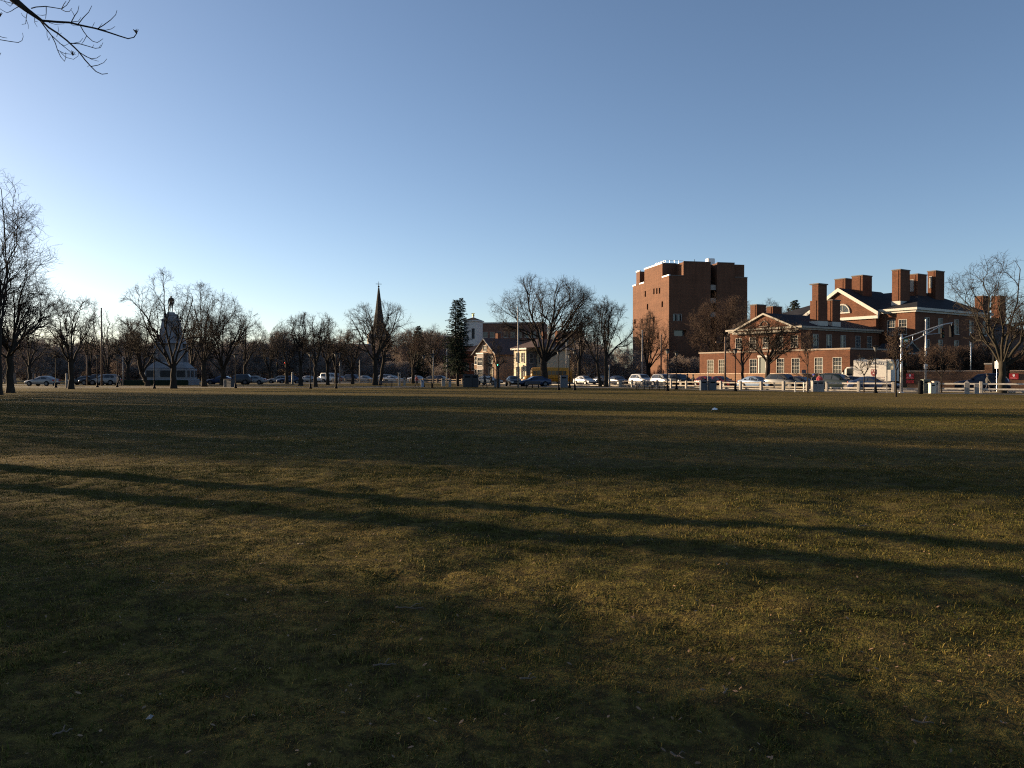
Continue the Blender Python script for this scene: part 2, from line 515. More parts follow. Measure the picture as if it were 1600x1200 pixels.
# line of the fence, travelling from the right of the picture away to the far left
FENCE = smooth_line([(62, 57), (50, 64.5), (40, 71.5), (32, 78), (26, 86), (20, 96), (14.3, 108), (5, 127), (-9, 147), (-34, 160), (-62, 172), (-95, 184), (-140, 196)], 6)
ROAD = FENCE
road = strip('road', ROAD, 3.0, 15.0, 0.012, ASPHALT)
far_walk = strip('pavement', ROAD, 15.0, 18.6, 0.13, CONCRETE, 0.13)
near_kerb = strip('kerb', ROAD, 2.7, 3.0, 0.12, GRANITE, 0.12)
line_a = strip('lane_marking', ROAD, 8.95, 9.07, 0.018, PAINTW)
line_b = strip('parking_marking', ROAD, 12.6, 12.72, 0.018, PAINTW)
PATH = smooth_line([(75, 50), (57, 56.5), (47, 62.5), (38, 69), (30, 76), (22.5, 86), (15, 97), (7, 104), (-5, 106), (-20, 103), (-40, 100), (-62, 98), (-110, 97)], 6)
path = strip('footpath', PATH, -1.6, 1.8, 0.010, PATHM)
PATH2 = smooth_line([(14, 99), (9, 108), (2, 122), (-6, 136)], 6)
path2 = strip('footpath', PATH2, -4.5, 1.5, 0.014, PATHM)
ROAD2 = smooth_line([(-170, 132), (-110, 129), (-70, 131), (-48, 138), (-36, 150), (-33, 166)], 8)
road2 = strip('road', ROAD2, -4.5, 4.5, 0.016, ASPHALT)
path3 = strip('footpath', smooth_line([(-120, 112), (-80, 112), (-50, 113), (-30, 116), (-12, 108)], 6), -1.3, 1.3, 0.007, CONCRETE)

# ------------------------------------------------------------------ geometry-node scatter for uncountable cover
def scatter_group(name, coll):
    ng = bpy.data.node_groups.new(name, 'GeometryNodeTree')
    ng.interface.new_socket('Geometry', in_out='INPUT', socket_type='NodeSocketGeometry')
    ng.interface.new_socket('Geometry', in_out='OUTPUT', socket_type='NodeSocketGeometry')
    gi = ng.nodes.new('NodeGroupInput'); go = ng.nodes.new('NodeGroupOutput')
    ci = ng.nodes.new('GeometryNodeCollectionInfo'); ci.inputs['Collection'].default_value = coll
    ci.inputs['Separate Children'].default_value = True; ci.inputs['Reset Children'].default_value = True
    ip = ng.nodes.new('GeometryNodeInstanceOnPoints'); ip.inputs['Pick Instance'].default_value = True
    def attr(nm, ty):
        a = ng.nodes.new('GeometryNodeInputNamedAttribute'); a.data_type = ty; a.inputs['Name'].default_value = nm
        return [o for o in a.outputs if o.enabled][0]
    cx = ng.nodes.new('ShaderNodeCombineXYZ')
    ng.links.new(attr('rot', 'FLOAT'), cx.inputs[2])
    ng.links.new(gi.outputs[0], ip.inputs['Points'])
    ng.links.new(ci.outputs[0], ip.inputs['Instance'])
    ng.links.new(attr('idx', 'INT'), ip.inputs['Instance Index'])
    e2r = ng.nodes.new('FunctionNodeEulerToRotation'); ng.links.new(cx.outputs[0], e2r.inputs[0])
    ng.links.new(e2r.outputs[0], ip.inputs['Rotation'])
    ng.links.new(attr('scl', 'FLOAT_VECTOR'), ip.inputs['Scale'])
    ng.links.new(ip.outputs[0], go.inputs[0])
    return ng
def scatter(name, pts, rot, scl, idx, group, mat_):
    me = bpy.data.meshes.new(name)
    me.vertices.add(len(pts)); me.vertices.foreach_set('co', np.asarray(pts, np.float32).ravel())
    for nm, ty, val, key in (('rot', 'FLOAT', rot, 'value'), ('scl', 'FLOAT_VECTOR', scl, 'vector'), ('idx', 'INT', idx, 'value')):
        a = me.attributes.new(nm, ty, 'POINT'); a.data.foreach_set(key, np.asarray(val).ravel())
    me.materials.append(mat_)
    o = link(bpy.data.objects.new(name, me))
    md = o.modifiers.new('scatter', 'NODES'); md.node_group = group
    return o

# clumps of short winter grass
clumps = bpy.data.collections.new('grass_clump_library')
def make_clump(i, nb, size, hmin, hmax, wid):
    r = np.random.default_rng(100 + i)
    p = r.uniform(-size / 2, size / 2, (nb, 2)) + r.normal(0, 0.02, (nb, 2))
    h = r.uniform(hmin, hmax, nb) * (0.6 + 0.8 * r.random(nb))
    az = r.uniform(0, 2 * np.pi, nb); lean = np.abs(r.normal(0.95, 0.42, nb)).clip(0.05, 1.45)
    d = np.stack([np.cos(az) * np.sin(lean), np.sin(az) * np.sin(lean), np.cos(lean)], -1)
    w = wid * (0.6 + 0.8 * r.random(nb))
    side = np.stack([-np.sin(az), np.cos(az), np.zeros(nb)], -1) * w[:, None] / 2
    b0 = np.concatenate([p, np.full((nb, 1), -0.012)], 1)
    mid = b0 + d * (h * 0.55)[:, None]
    d2 = d.copy(); d2[:, 2] -= 0.45; d2 /= np.linalg.norm(d2, axis=1, keepdims=True)
    tip = mid + d2 * (h * 0.5)[:, None]
    V = np.stack([b0 - side, b0 + side, mid + side * 0.8, mid - side * 0.8, tip], 1).reshape(-1, 3)
    k = np.arange(nb) * 5
    Q = np.stack([k, k + 1, k + 2, k + 3], -1); T = np.stack([k + 3, k + 2, k + 4], -1)
    me = np_mesh('grass_clump', V, Q, T, BLADE, smooth=False)
    a = me.attributes.new('tone', 'FLOAT', 'POINT'); a.data.foreach_set('value', np.repeat(r.random(nb), 5).astype(np.float32))
    clumps.objects.link(bpy.data.objects.new('grass_clump_%02d' % i, me))
for i in range(6): make_clump(i, 240, 0.24, 0.014, 0.036, 0.0040)
for i in range(6, 9): make_clump(i, 300, 0.75, 0.02, 0.042, 0.0065)
GG = scatter_group('grass_scatter', clumps)
def grass_points(y0, y1, sp, xm):
    out = []
    y = y0
    while y < y1:
        hw = 0.66 * y + xm
        n = int(2 * hw / sp)
        x = np.linspace(-hw, hw, n)
        out.append(np.stack([x, np.full(n, y)], -1)); y += sp
    p = np.concatenate(out)
    return p + rg.normal(0, sp * 0.35, p.shape)
pa = grass_points(1.6, 14.0, 0.135, 1.8)
pb = grass_points(12.5, 46.0, 0.46, 2.5)
thin = vnoise(pa[:, 0] / 0.8, pa[:, 1] / 0.8 + 40) + 0.5
tuft = vnoise(pa[:, 0] / 0.27 + 3, pa[:, 1] / 0.27 + 11) + 0.5
pa = pa[(0.45 * thin + 0.75 * tuft + rg.random(len(pa)) * 0.3) > 0.38]
pp = np.concatenate([pa, pb])
hs = 0.35 + 1.25 * (0.5 * vnoise(pp[:, 0] / 1.1 + 9, pp[:, 1] / 1.1) + 0.6 * vnoise(pp[:, 0] / 0.3 + 9, pp[:, 1] / 0.3) + 0.5).clip(0.05, 1) * (0.5 + rg.random(len(pp)))
pz = ground_z(pp[:, 0], pp[:, 1])
idx = np.concatenate([rg.integers(0, 6, len(pa)), rg.integers(6, 9, len(pb))])
sx = 0.9 + 0.3 * rg.random(len(pp))
grass = scatter('grass', np.column_stack([pp, pz]), rg.uniform(0, 6.28, len(pp)).astype(np.float32), np.stack([sx, sx, hs], -1).astype(np.float32), idx.astype(np.int32), GG, BLADE)
tag(grass, 'short matted winter grass covering the near lawn', 'grass', kind='stuff')
# ------------------------------------------------------------------ bare trees
def nrm(v): return v / np.maximum(np.linalg.norm(v, axis=-1, keepdims=True), 1e-9)
class TubeSet:
    def __init__(s): s.V = []; s.Q = []; s.T = []; s.n = 0
    def add(s, pts, rad, sides, cone=False):
        """pts (N,k,3) rad (N,k); cone: last ring is a point"""
        Nn, k, _ = pts.shape
        if Nn == 0: return
        tg = np.empty_like(pts)
        tg[:, 1:-1] = pts[:, 2:] - pts[:, :-2]; tg[:, 0] = pts[:, 1] - pts[:, 0]; tg[:, -1] = pts[:, -1] - pts[:, -2]
        tg = nrm(tg)
        av = nrm(pts[:, -1] - pts[:, 0])
        ref = np.where((np.abs(av[:, 2:3]) > 0.75), np.array([[0.96, 0.2, 0.1]]), np.array([[0.1, 0.15, 0.98]]))[:, None, :]
        a = nrm(np.cross(tg, np.broadcast_to(ref, tg.shape))); b = np.cross(tg, a)
        th = np.arange(sides) * 2 * np.pi / sides
        ring = a[:, :, None, :] * np.cos(th)[None, None, :, None] + b[:, :, None, :] * np.sin(th)[None, None, :, None]
        V = pts[:, :, None, :] + ring * rad[:, :, None, None]
        kk = k - 1 if cone else k
        per = kk * sides + (1 if cone else 0)
        base = s.n + np.arange(Nn) * per
        j = np.arange(sides); j2 = (j + 1) % sides
        if cone:
            VV = np.concatenate([V[:, :kk].reshape(Nn, -1, 3), pts[:, -1:]], 1)
        else:
            VV = V.reshape(Nn, -1, 3)
        s.V.append(VV.reshape(-1, 3)); s.n += Nn * per
        for i in range(kk - 1):
            q = np.stack([i * sides + j, (i + 1) * sides + j, (i + 1) * sides + j2, i * sides + j2], -1)
            s.Q.append((base[:, None, None] + q[None]).reshape(-1, 4))
        if cone:
            tt = np.stack([(kk - 1) * sides + j, np.full(sides, kk * sides), (kk - 1) * sides + j2], -1)
            s.T.append((base[:, None, None] + tt[None]).reshape(-1, 3))
    def mesh(s, name, mat_):
        return np_mesh(name, np.concatenate(s.V), np.concatenate(s.Q) if s.Q else None, np.concatenate(s.T) if s.T else None, mat_)

def polylines(r, st, d, ln, k, wig, trop):
    """curved branches: st (N,3), d (N,3), ln (N)"""
    pts = [st]; p = st; dd = d
    for i in range(k):
        dd = nrm(dd + r.normal(0, wig, dd.shape) + np.array([0, 0, 1.0]) * trop)
        p = p + dd * (ln / k)[:, None]
        pts.append(p)
    return np.stack(pts, 1)

def spawn(r, pts, rad, m, t0, t1, ang, center, outw):
    """m children on each parent"""
    Nn, k, _ = pts.shape
    t = (np.linspace(t0, t1, m)[None, :] + r.uniform(-0.5, 0.5, (Nn, m)) * (t1 - t0) / max(m, 1)).clip(0.02, 0.995)
    f = t * (k - 1); i = np.minimum(f.astype(int), k - 2); u = (f - i)[..., None]
    ar = np.arange(Nn)[:, None]
    p = pts[ar, i] * (1 - u) + pts[ar, i + 1] * u
    rr = rad[ar, i] * (1 - u[..., 0]) + rad[ar, i + 1] * u[..., 0]
    tg = nrm(pts[ar, i + 1] - pts[ar, i])
    rv = nrm(np.cross(tg, r.normal(0, 1, tg.shape)))
    a = (ang * (0.65 + 0.7 * r.random((Nn, m))))[..., None]
    d = tg * np.cos(a) + rv * np.sin(a)
    d = nrm(d + outw * nrm(p - center))
    return p.reshape(-1, 3), d.reshape(-1, 3), rr.reshape(-1), t.reshape(-1)

def clip_len(p, d, ln, c, rad3, slack):
    """shorten branches that leave the crown's outline"""
    q = (p - c) / rad3; dq = d / rad3
    A = (dq ** 2).sum(-1); B = (q * dq).sum(-1); C = (q ** 2).sum(-1) - slack ** 2
    disc = np.maximum(B * B - A * C, 0)
    tmax = (-B + np.sqrt(disc)) / np.maximum(A, 1e-9)
    tmax = np.where(C > 0, ln * 0.25, tmax)
    return np.minimum(ln, np.maximum(tmax, ln * 0.18))

def tree_meshes(seed, H, W, zb, fork, tr, limbs=5, spread=1.0, lean=(0, 0), cshift=(0, 0), dens=1.0, twig_r=0.0095, leader=0.0, droop=0.0, trunks=1, bark=None, twigm=None, wob=0.30, low=0, depth=None):
    """H height, W crown width, zb crown bottom, fork height, tr trunk radius"""
    r = np.random.default_rng(seed)
    T = TubeSet(); C = TubeSet()
    c = np.array([cshift[0], cshift[1], zb + (H - zb) * 0.45])
    rad3 = np.array([W / 2, (depth or W) / 2, (H - zb) * 0.57])
    dz = c[2] + rad3[2] - H
    c[2] -= dz
    # trunk(s)
    fk = np.array([lean[0], lean[1], fork])
    k = 6
    tp = np.stack([np.linspace(0, 1, k)] * 3, -1) * fk + r.normal(0, tr * 0.18, (k, 3)) * np.array([1, 1, 0])
    tp[0] = (0, 0, -0.25)
    prof = np.array([1.55, 1.12, 1.0, 0.95, 0.92, 0.88]) * tr
    tp[1] = tp[0] + np.array([0, 0, 0.6 + 0.25]) * 1.0 + (fk * 0.08) * np.array([1, 1, 0]) if fork > 1.4 else tp[1]
    tp = np.concatenate([tp, [fk + np.array([0, 0, tr * 0.8]), fk + np.array([0, 0, tr * 1.7])]]); prof = np.concatenate([prof, [0.62 * tr, 0.12 * tr]])
    T.add(tp[None], prof[None], 10)
    # limbs to targets on the crown outline
    az0 = r.uniform(0, 2 * np.pi)
    L1 = []; L1r = []
    ELS = r.permutation(limbs) / max(limbs - 1, 1)
    for i in range(limbs):
        az = az0 + 2 * np.pi * i / limbs + r.normal(0, 0.25)
        if leader and i == 0:
            el = 1.45
        else:
            el = (0.12 + 1.05 * ELS[i] + r.normal(0, 0.08)) / max(spread, 0.4)
        el = min(max(el, 0.05), 1.5)
        tgt = c + rad3 * 0.93 * np.array([math.cos(az) * math.cos(el), math.sin(az) * math.cos(el), math.sin(el)])
        s0 = fk + np.array([math.cos(az), math.sin(az), 0]) * tr * 0.35 - np.array([0, 0, 0.3 * r.random() * fork * 0.3])
        up = np.linalg.norm(tgt - s0)
        ctl = s0 + np.array([0, 0, 1.0]) * up * (0.22 + 0.2 * r.random()) + (tgt - s0) * np.array([1, 1, 0]) * (0.22 + 0.15 * r.random())
        tt = np.linspace(0, 1, 9)[:, None]
        P = (1 - tt) ** 2 * s0 + 2 * (1 - tt) * tt * ctl + tt ** 2 * tgt
        wv = np.cumsum(r.normal(0, wob * up / 9, (9, 3)), 0) * 0.9; wv[0] = 0
        P = P + wv * np.linspace(0, 1, 9)[:, None]
        q = (P - c) / rad3; nq = np.linalg.norm(q, axis=1, keepdims=True)
        lim = np.where(nq > 0.86, (0.86 + 0.25 * (nq.clip(0.86, 1.4) - 0.86)) / nq, 1.0); lim[:3] = 1.0
        P = c + q * lim * rad3
        L1.append(P)
        r0 = tr * (0.95 / limbs ** 0.42) * (0.8 + 0.35 * r.random()) * (1.2 if leader and i == 0 else 1)
        L1r.append(np.linspace(1, 0, 9) ** 0.8 * r0 * 0.86 + r0 * 0.14)
    for i in range(low):       # low, wide side limbs
        az = r.uniform(0, 6.28)
        h0 = fork * (0.75 + 0.2 * r.random())
        s0 = fk * (h0 / fork)
        tgt = np.array([c[0] + math.cos(az) * W * 0.46, c[1] + math.sin(az) * W * 0.46, zb + (H - zb) * (0.12 + 0.2 * r.random())])
        ctl = (s0 + tgt) / 2 + np.array([0, 0, 0.12 * W * r.random()])
        tt = np.linspace(0, 1, 9)[:, None]
        P = (1 - tt) ** 2 * s0 + 2 * (1 - tt) * tt * ctl + tt ** 2 * tgt
        wv = np.cumsum(r.normal(0, wob * W * 0.04, (9, 3)), 0); wv[0] = 0
        L1.append(P + wv * 0.6); r0 = tr * 0.32
        L1r.append(np.linspace(1, 0.14, 9) * r0)
    L1 = np.stack(L1); L1r = np.stack(L1r)
    T.add(L1, L1r, 7)
    size = max(H - zb, W) * 0.5
    def level(par, parr, m, t0, t1, ang, outw, lo, hi, k, wig, trop, slack, r_scale, r_min, rtip):
        p, d, rr, t = spawn(r, par, parr, m, t0, t1, ang, c - np.array([0, 0, rad3[2] * 0.75]), outw)
        ln = size * r.uniform(lo, hi, len(p)) * (1.15 - 0.5 * t)
        full = ln
        ln = clip_len(p, d, ln, c, rad3, slack * (0.93 + 0.14 * r.random(len(p))))
        keep = (ln > 0.42 * full) | (r.random(len(p)) < 0.22)
        p, d, rr, t, ln = p[keep], d[keep], rr[keep], t[keep], ln[keep]
        P = polylines(r, p, d, ln, k, wig, trop)
        r0 = np.maximum(rr * r_scale * (0.7 + 0.5 * r.random(len(p))), r_min)
        RR = r0[:, None] * np.linspace(1, rtip, k + 1)[None]
        return P, np.maximum(RR, r_min * 0.55)
    P2, R2 = level(L1, L1r, int(round(6 * dens ** 0.3)), 0.30, 0.95, 0.58, 0.38, 0.55, 0.95, 7, 0.22, 0.05 - droop, 1.0, 0.80, 0.03, 0.22)
    T.add(P2, R2, 5)
    P3, R3 = level(P2, R2, int(round(8 * dens ** 0.3)), 0.22, 0.99, 0.75, 0.24, 0.26, 0.54, 5, 0.30, 0.03 - droop, 1.03, 0.62, 0.017, 0.35)
    C.add(P3, R3, 4)
    P4, R4 = level(P3, R3, int(round(6 * dens ** 0.6)), 0.2, 0.99, 0.85, 0.14, 0.09, 0.23, 3, 0.34, 0.02 - droop, 1.05, 0.6, twig_r, 0.55)
    C.add(P4, R4, 3)
    P5, R5 = level(P4, R4, max(2, int(round(3.0 * dens ** 0.8))), 0.2, 0.99, 0.8, 0.08, 0.045, 0.11, 1, 0.2, 0.04 - droop, 1.07, 0.7, twig_r * 0.85, 0.5)
    C.add(P5, R5, 3, cone=True)
    P6, R6 = level(L1[:, 4:], L1r[:, 4:], int(7 * dens), 0.1, 0.98, 0.9, 0.1, 0.08, 0.22, 3, 0.3, 0.03, 1.04, 0.3, twig_r, 0.5)
    C.add(P6, R6, 3)
    return T.mesh('trunk', bark or BARK), C.mesh('crown', twigm or TWIG)

TREE_N = [0]
def tree(name, label, px, D, group='bare trees round the edge of the common', rz=None, **kw):
    TREE_N[0] += 1
    t, cr = tree_meshes(**kw)
    o = empty(name, (at(px, D), D, 0), 0.0 if rz is None else rz)
    tag(o, label, 'tree', group)
    link(bpy.data.objects.new('trunk', t), o); link(bpy.data.objects.new('crown', cr), o)
    return o
def tree_px(name, label, seed, px, D, pl, pr, ptop, pfork, tw, pbot=None, **kw):
    """a tree measured in the photograph: crown columns pl..pr, top row, fork row, trunk width in pixels"""
    s = D / FPX
    W = (pr - pl) * s * 1.10; H = zat(ptop, D) * 1.02; F = zat(pfork, D)
    zb = zat(pbot, D) if pbot else F + 0.05 * (H - F)
    return tree(name, label, px, D, seed=seed, H=H, W=W, zb=zb, fork=F, tr=tw * s / 2, cshift=(((pl + pr) / 2 - px) * s, 0), **kw)

# trees measured from the photograph, left to right
tree_px('bare_tree', 'tall dark bare tree at the left edge of the picture, highest crown of all', 11, -2, 64, -190, 66, 262, 520, 9, limbs=7, dens=1.2, pbot=500, low=3)
tree_px('bare_tree', 'spreading dark bare tree just right of the tallest one, leaning crown at the left edge', 12, 16, 71, -95, 92, 405, 548, 10, limbs=7, dens=1.3, pbot=545, low=4)
tree_px('bare_tree', 'vase shaped bare tree with four rising limbs, first clear of the left edge', 13, 111, 90, 74, 160, 460, 566, 7.5, limbs=6, dens=1.2, spread=1.0, low=1)
tree_px('bare_tree', 'slender bare tree behind a lamp post, between the vase shaped tree and the monument', 14, 168, 134, 138, 190, 482, 578, 5, limbs=4, dens=0.8)
tree_px('bare_tree', 'leaning bare tree just left of the stone monument', 15, 231, 116, 176, 252, 480, 583, 6.5, limbs=5, dens=0.9, lean=(-0.9, 0))
tree_px('bare_tree', 'large forked bare tree standing in front of the stone monument', 16, 271, 94, 200, 316, 429, 573, 8.5, limbs=6, dens=0.95, spread=1.05, low=1)
tree_px('bare_tree', 'tall bare tree right of the monument with dense round crown', 17, 319, 110, 272, 376, 446, 566, 7, limbs=7, dens=1.4)
tree_px('bare_tree', 'broad bare tree beside the dark hut, right of the dense round crown', 18, 348, 121, 320, 414, 482, 576, 8, limbs=7, dens=1.3, low=1)
tree_px('bare_tree', 'small pale bare tree far off beside the traffic lights', 19, 421, 180, 399, 447, 512, 583, 5, limbs=5, dens=0.8)
tree_px('bare_tree', 'bare tree with upright crown, left of a close pair of trees', 20, 470, 117, 443, 500, 491, 572, 6, limbs=6, dens=1.0, leader=1)
tree_px('bare_tree', 'bare tree with rounded crown, right one of a close pair', 21, 493, 107, 472, 530, 490, 570, 5.5, limbs=6, dens=1.1, leader=1)
tree_px('bare_tree', 'low bare tree between the close pair and the church spire', 22, 525, 150, 505, 552, 516, 575, 5, limbs=5, dens=0.8)
tree_px('bare_tree', 'wide bare tree with fan of branches in front of the church spire', 23, 586, 124, 538, 644, 472, 560, 8, limbs=7, dens=1.0, spread=1.1, low=1)
tree_px('bare_tree', 'thin leaning bare tree right behind the fan shaped one', 24, 594, 127, 580, 622, 505, 560, 5, limbs=4, dens=0.7, lean=(0.6, 0))
tree_px('bare_tree', 'short russet bare tree left of the spruce', 25, 645, 150, 618, 692, 512, 573, 5, limbs=6, dens=1.1, twigm=TWIGRED)
tree_px('street_tree', 'slim bare street tree before the brown gabled townhouse', 26, 778, 97, 750, 792, 532, 575, 3, limbs=4, dens=0.45, low=1)
tree_px('elm_tree', 'huge old elm with domed crown beside the cream house', 27, 851, 117, 773, 928, 433, 560, 11, limbs=8, dens=1.4, spread=1.25, low=3, pbot=530, wob=0.30)
tree_px('bare_tree', 'bare tree with leaning trunk right of the elm', 28, 938, 112, 902, 965, 480, 565, 4.5, limbs=5, dens=0.9, lean=(-0.5, 0))
tree_px('bare_tree', 'dense bare tree left of the brick tower', 29, 947, 108, 918, 990, 466, 556, 6, limbs=6, dens=1.3)
tree_px('bare_tree', 'russet twiggy tree standing before the lit side of the tower', 30, 1013, 160, 982, 1052, 490, 575, 7, limbs=7, dens=1.4, leader=1, twigm=TWIGRED)
tree_px('bare_tree', 'hazy brown tree crown before the dark side of the tower', 31, 1118, 150, 1078, 1180, 462, 560, 6, limbs=8, dens=1.6, twigm=TWIGRED, pbot=560, low=3)
tree_px('bare_tree', 'thin bare tree at the left end of the brick hall', 32, 1160, 103, 1134, 1184, 520, 570, 4.5, limbs=5, dens=0.6)
tree_px('bare_tree', 'dark sturdy bare tree in front of the pedimented brick hall', 33, 1199, 90, 1146, 1250, 494, 564, 7.5, limbs=8, dens=1.1, spread=1.25, low=4, pbot=560)
tree_px('young_tree', 'young upright bare tree before the brick hall, near the sign post', 34, 1262, 71, 1243, 1280, 517, 572, 1.7, limbs=5, dens=0.4, twig_r=0.009, leader=1, twigm=TWIGRED)
tree_px('young_tree', 'small young tree in front of the white truck', 35, 1350, 73, 1334, 1366, 553, 585, 1.7, limbs=4, dens=0.3, twig_r=0.008)
tree_px('young_tree', 'young tree with upright russet stems left of the signal mast', 36, 1400, 58, 1377, 1424, 514, 578, 2.6, limbs=7, dens=0.6, twig_r=0.009, leader=1, twigm=TWIGRED, spread=0.6)
tree_px('young_tree', 'slim young tree before the low brick wall', 37, 1471, 71, 1436, 1506, 535, 588, 2, limbs=6, dens=0.7, twig_r=0.009, twigm=TWIGRED)
tree_px('bare_tree', 'tall bare tree with sunlit trunk at the right edge', 38, 1566, 71, 1484, 1640, 400, 566, 10.5, limbs=6, dens=0.9, low=3, bark=BARKPALE, pbot=545, spread=1.0)

for sd, px, D, pl, pr, pt, pf, tw_, lab in (
        (81, 46, 132, 15, 80, 492, 572, 5, 'bare tree half hidden behind the tallest left crown'), (82, 140, 150, 118, 165, 495, 575, 5, 'bare tree behind the tall dark pole, right of the vase shaped tree'),
        (83, 200, 146, 176, 226, 488, 570, 5, 'bare tree with crossing limbs between the dark figure and the monument'), (84, 300, 150, 276, 330, 470, 568, 6, 'bare tree rising behind the monument on its right'),
        (85, 383, 150, 355, 414, 497, 572, 5, 'bare tree behind the broad one, right of the dark hut'), (86, 448, 142, 424, 472, 502, 573, 5, 'bare tree left of the close pair, above the dim signals'),
        (87, 512, 128, 490, 545, 498, 570, 5, 'bare tree just right of the close pair'), (88, 551, 140, 528, 576, 520, 578, 4.5, 'low bare tree left of the fan shaped one'),
        (89, 676, 160, 648, 702, 505, 570, 5, 'pale bare tree between the conifer top and the spruce'), (90, 905, 140, 880, 934, 488, 565, 6, 'bare tree between the elm and the leaning trunk'),
        (91, 1180, 135, 1150, 1225, 468, 540, 6, 'tall bare tree rising behind the left chimneys of the brick hall'), (92, 1232, 150, 1205, 1262, 474, 545, 6, 'bare tree crown above the brick hall roof')):
    tree_px('bare_tree', lab, sd, px, D, pl, pr, pt, pf, tw_, limbs=5 + sd % 3, dens=0.6 + 0.1 * (sd % 4), low=0, spread=0.9 + 0.1 * (sd % 4))

# bare shrubs behind the low wall on the right
SHRUB = []
for s in range(3):
    SHRUB.append(tree_meshes(seed=60 + s, H=4.6, W=5.2, zb=0.3, fork=0.35, tr=0.10, limbs=11, dens=1.1, twig_r=0.013, bark=BARKPALE, twigm=TWIGRED, spread=0.9))
for i, (px, D, sc, lab) in enumerate([(1432, 100, 0.95, 'russet bare shrub behind the left end of the low wall'), (1462, 101, 1.1, 'russet bare shrub behind the slim young tree'),
        (1492, 100, 1.15, 'tall russet shrub behind the middle of the low wall'), (1522, 99, 1.05, 'pale stemmed bare shrub behind the wall near its pier'),
        (1545, 103, 1.25, 'brown bare shrub behind the brick gate pier'), (1600, 99, 1.0, 'bare shrub behind the red sign at the right edge'), (1380, 112, 0.9, 'bare shrub at the dark end of the brick hall')]):
    o = empty('bare_shrub', (at(px, D), D, 0), i * 1.7); o.scale = (sc, sc, sc)
    tag(o, lab, 'shrub', 'bare shrubs behind the low wall')
    a, b_ = SHRUB[i % 3]
    link(bpy.data.objects.new('stems', a), o); link(bpy.data.objects.new('twigs', b_), o)

# spruce with two leaders
def spruce_mesh(seed, H, W, zb, leaders):
    r = np.random.default_rng(seed)
    T = TubeSet(); C = TubeSet()
    for (dx, hh, ws) in leaders:
        top = np.array([dx, 0, hh])
        bas = np.array([0, 0, 0.0])
        tt = np.linspace(0, 1, 8)[:, None]
        line = bas * (1 - tt) + top * tt; line[:, 0] = dx * np.clip((tt[:, 0] - 0.2) / 0.4, 0, 1)
        line[0, 2] = -0.25
        T.add(line[None], (np.linspace(1, 0.08, 8) * 0.24)[None], 8)
        nb = 145
        z = zb + (hh - zb) * (np.linspace(0, 1, nb) ** 0.9)
        az = np.arange(nb) * 2.39996 + r.normal(0, 0.3, nb)
        f = (hh - z) / (hh - zb)
        ln = ws * W / 2 * (0.12 + 0.98 * f ** 0.72) * r.uniform(0.62, 1.12, nb) * np.where(f > 0.93, 0.75, 1)
        xi = np.interp(z, line[:, 2], line[:, 0])
        st = np.stack([xi, np.zeros(nb), z], -1)
        d = np.stack([np.cos(az), np.sin(az), 0.15 - 0.35 * f], -1)
        P = polylines(r, st, nrm(d), ln, 4, 0.05, -0.02); P[:, -1, 2] += 0.08 * ln
        C.add(P, np.linspace(0.035, 0.012, 5)[None] * np.ones((nb, 1)), 3)
        # drooping side sprays
        p, dd, rr, tq = spawn(r, P, np.ones((nb, 5)), 7, 0.15, 1.0, 0.85, np.array([xi.mean(), 0, 0]), 0.1)
        l2 = np.repeat(ln, 7) * 0.30 * r.uniform(0.6, 1.3, len(p)) * (1.15 - 0.5 * tq) + 0.10
        dd[:, 2] = dd[:, 2] * 0.3 - 0.22
        S = polylines(r, p, nrm(dd), l2, 2, 0.12, -0.10)
        C.add(S, np.linspace(0.05, 0.02, 3)[None] * np.ones((len(p), 1)), 3)
        p3, d3, r3, t3 = spawn(r, S, np.ones((len(p), 3)), 7, 0.1, 1.0, 0.8, np.array([xi.mean(), 0, 0]), 0.0)
        l3 = np.repeat(l2, 7) * 0.38 * r.uniform(0.6, 1.2, len(p3)) + 0.05
        d3[:, 2] -= 0.25
        S3 = polylines(r, p3, nrm(d3), l3, 1, 0.1, -0.05)
        C.add(S3, np.full((len(p3), 2), 0.028), 3, cone=True)
    return T.mesh('trunk', BARK), C.mesh('crown', NEEDLE)
Ds = 113.0
tk, ck = spruce_mesh(4, zat(467, Ds), 4.2, zat(582, Ds), [(-0.3, zat(469, Ds), 1.0), (0.5, zat(467, Ds) + 0.1, 0.95)])
o = tag(empty('spruce_tree', (at(715, Ds), Ds, 0)), 'dark green spruce with twin tops in front of the white belfry', 'tree', 'evergreens')
link(bpy.data.objects.new('trunk', tk), o); link(bpy.data.objects.new('crown', ck), o)
tk2, ck2 = spruce_mesh(6, 9.0, 4.0, 1.0, [(0.0, 9.0, 1.0)])
for px, D, sc, lab in ((654, 215, 1.65, 'small dark conifer poking above the bare trees left of the spruce'), (1241, 170, 1.95, 'lone conifer top showing over the brick hall roof')):
    o = tag(empty('conifer_tree', (at(px, D), D, 0)), lab, 'tree', 'evergreens'); o.scale = (sc, sc, sc)
    link(bpy.data.objects.new('trunk', tk2), o); link(bpy.data.objects.new('crown', ck2), o)

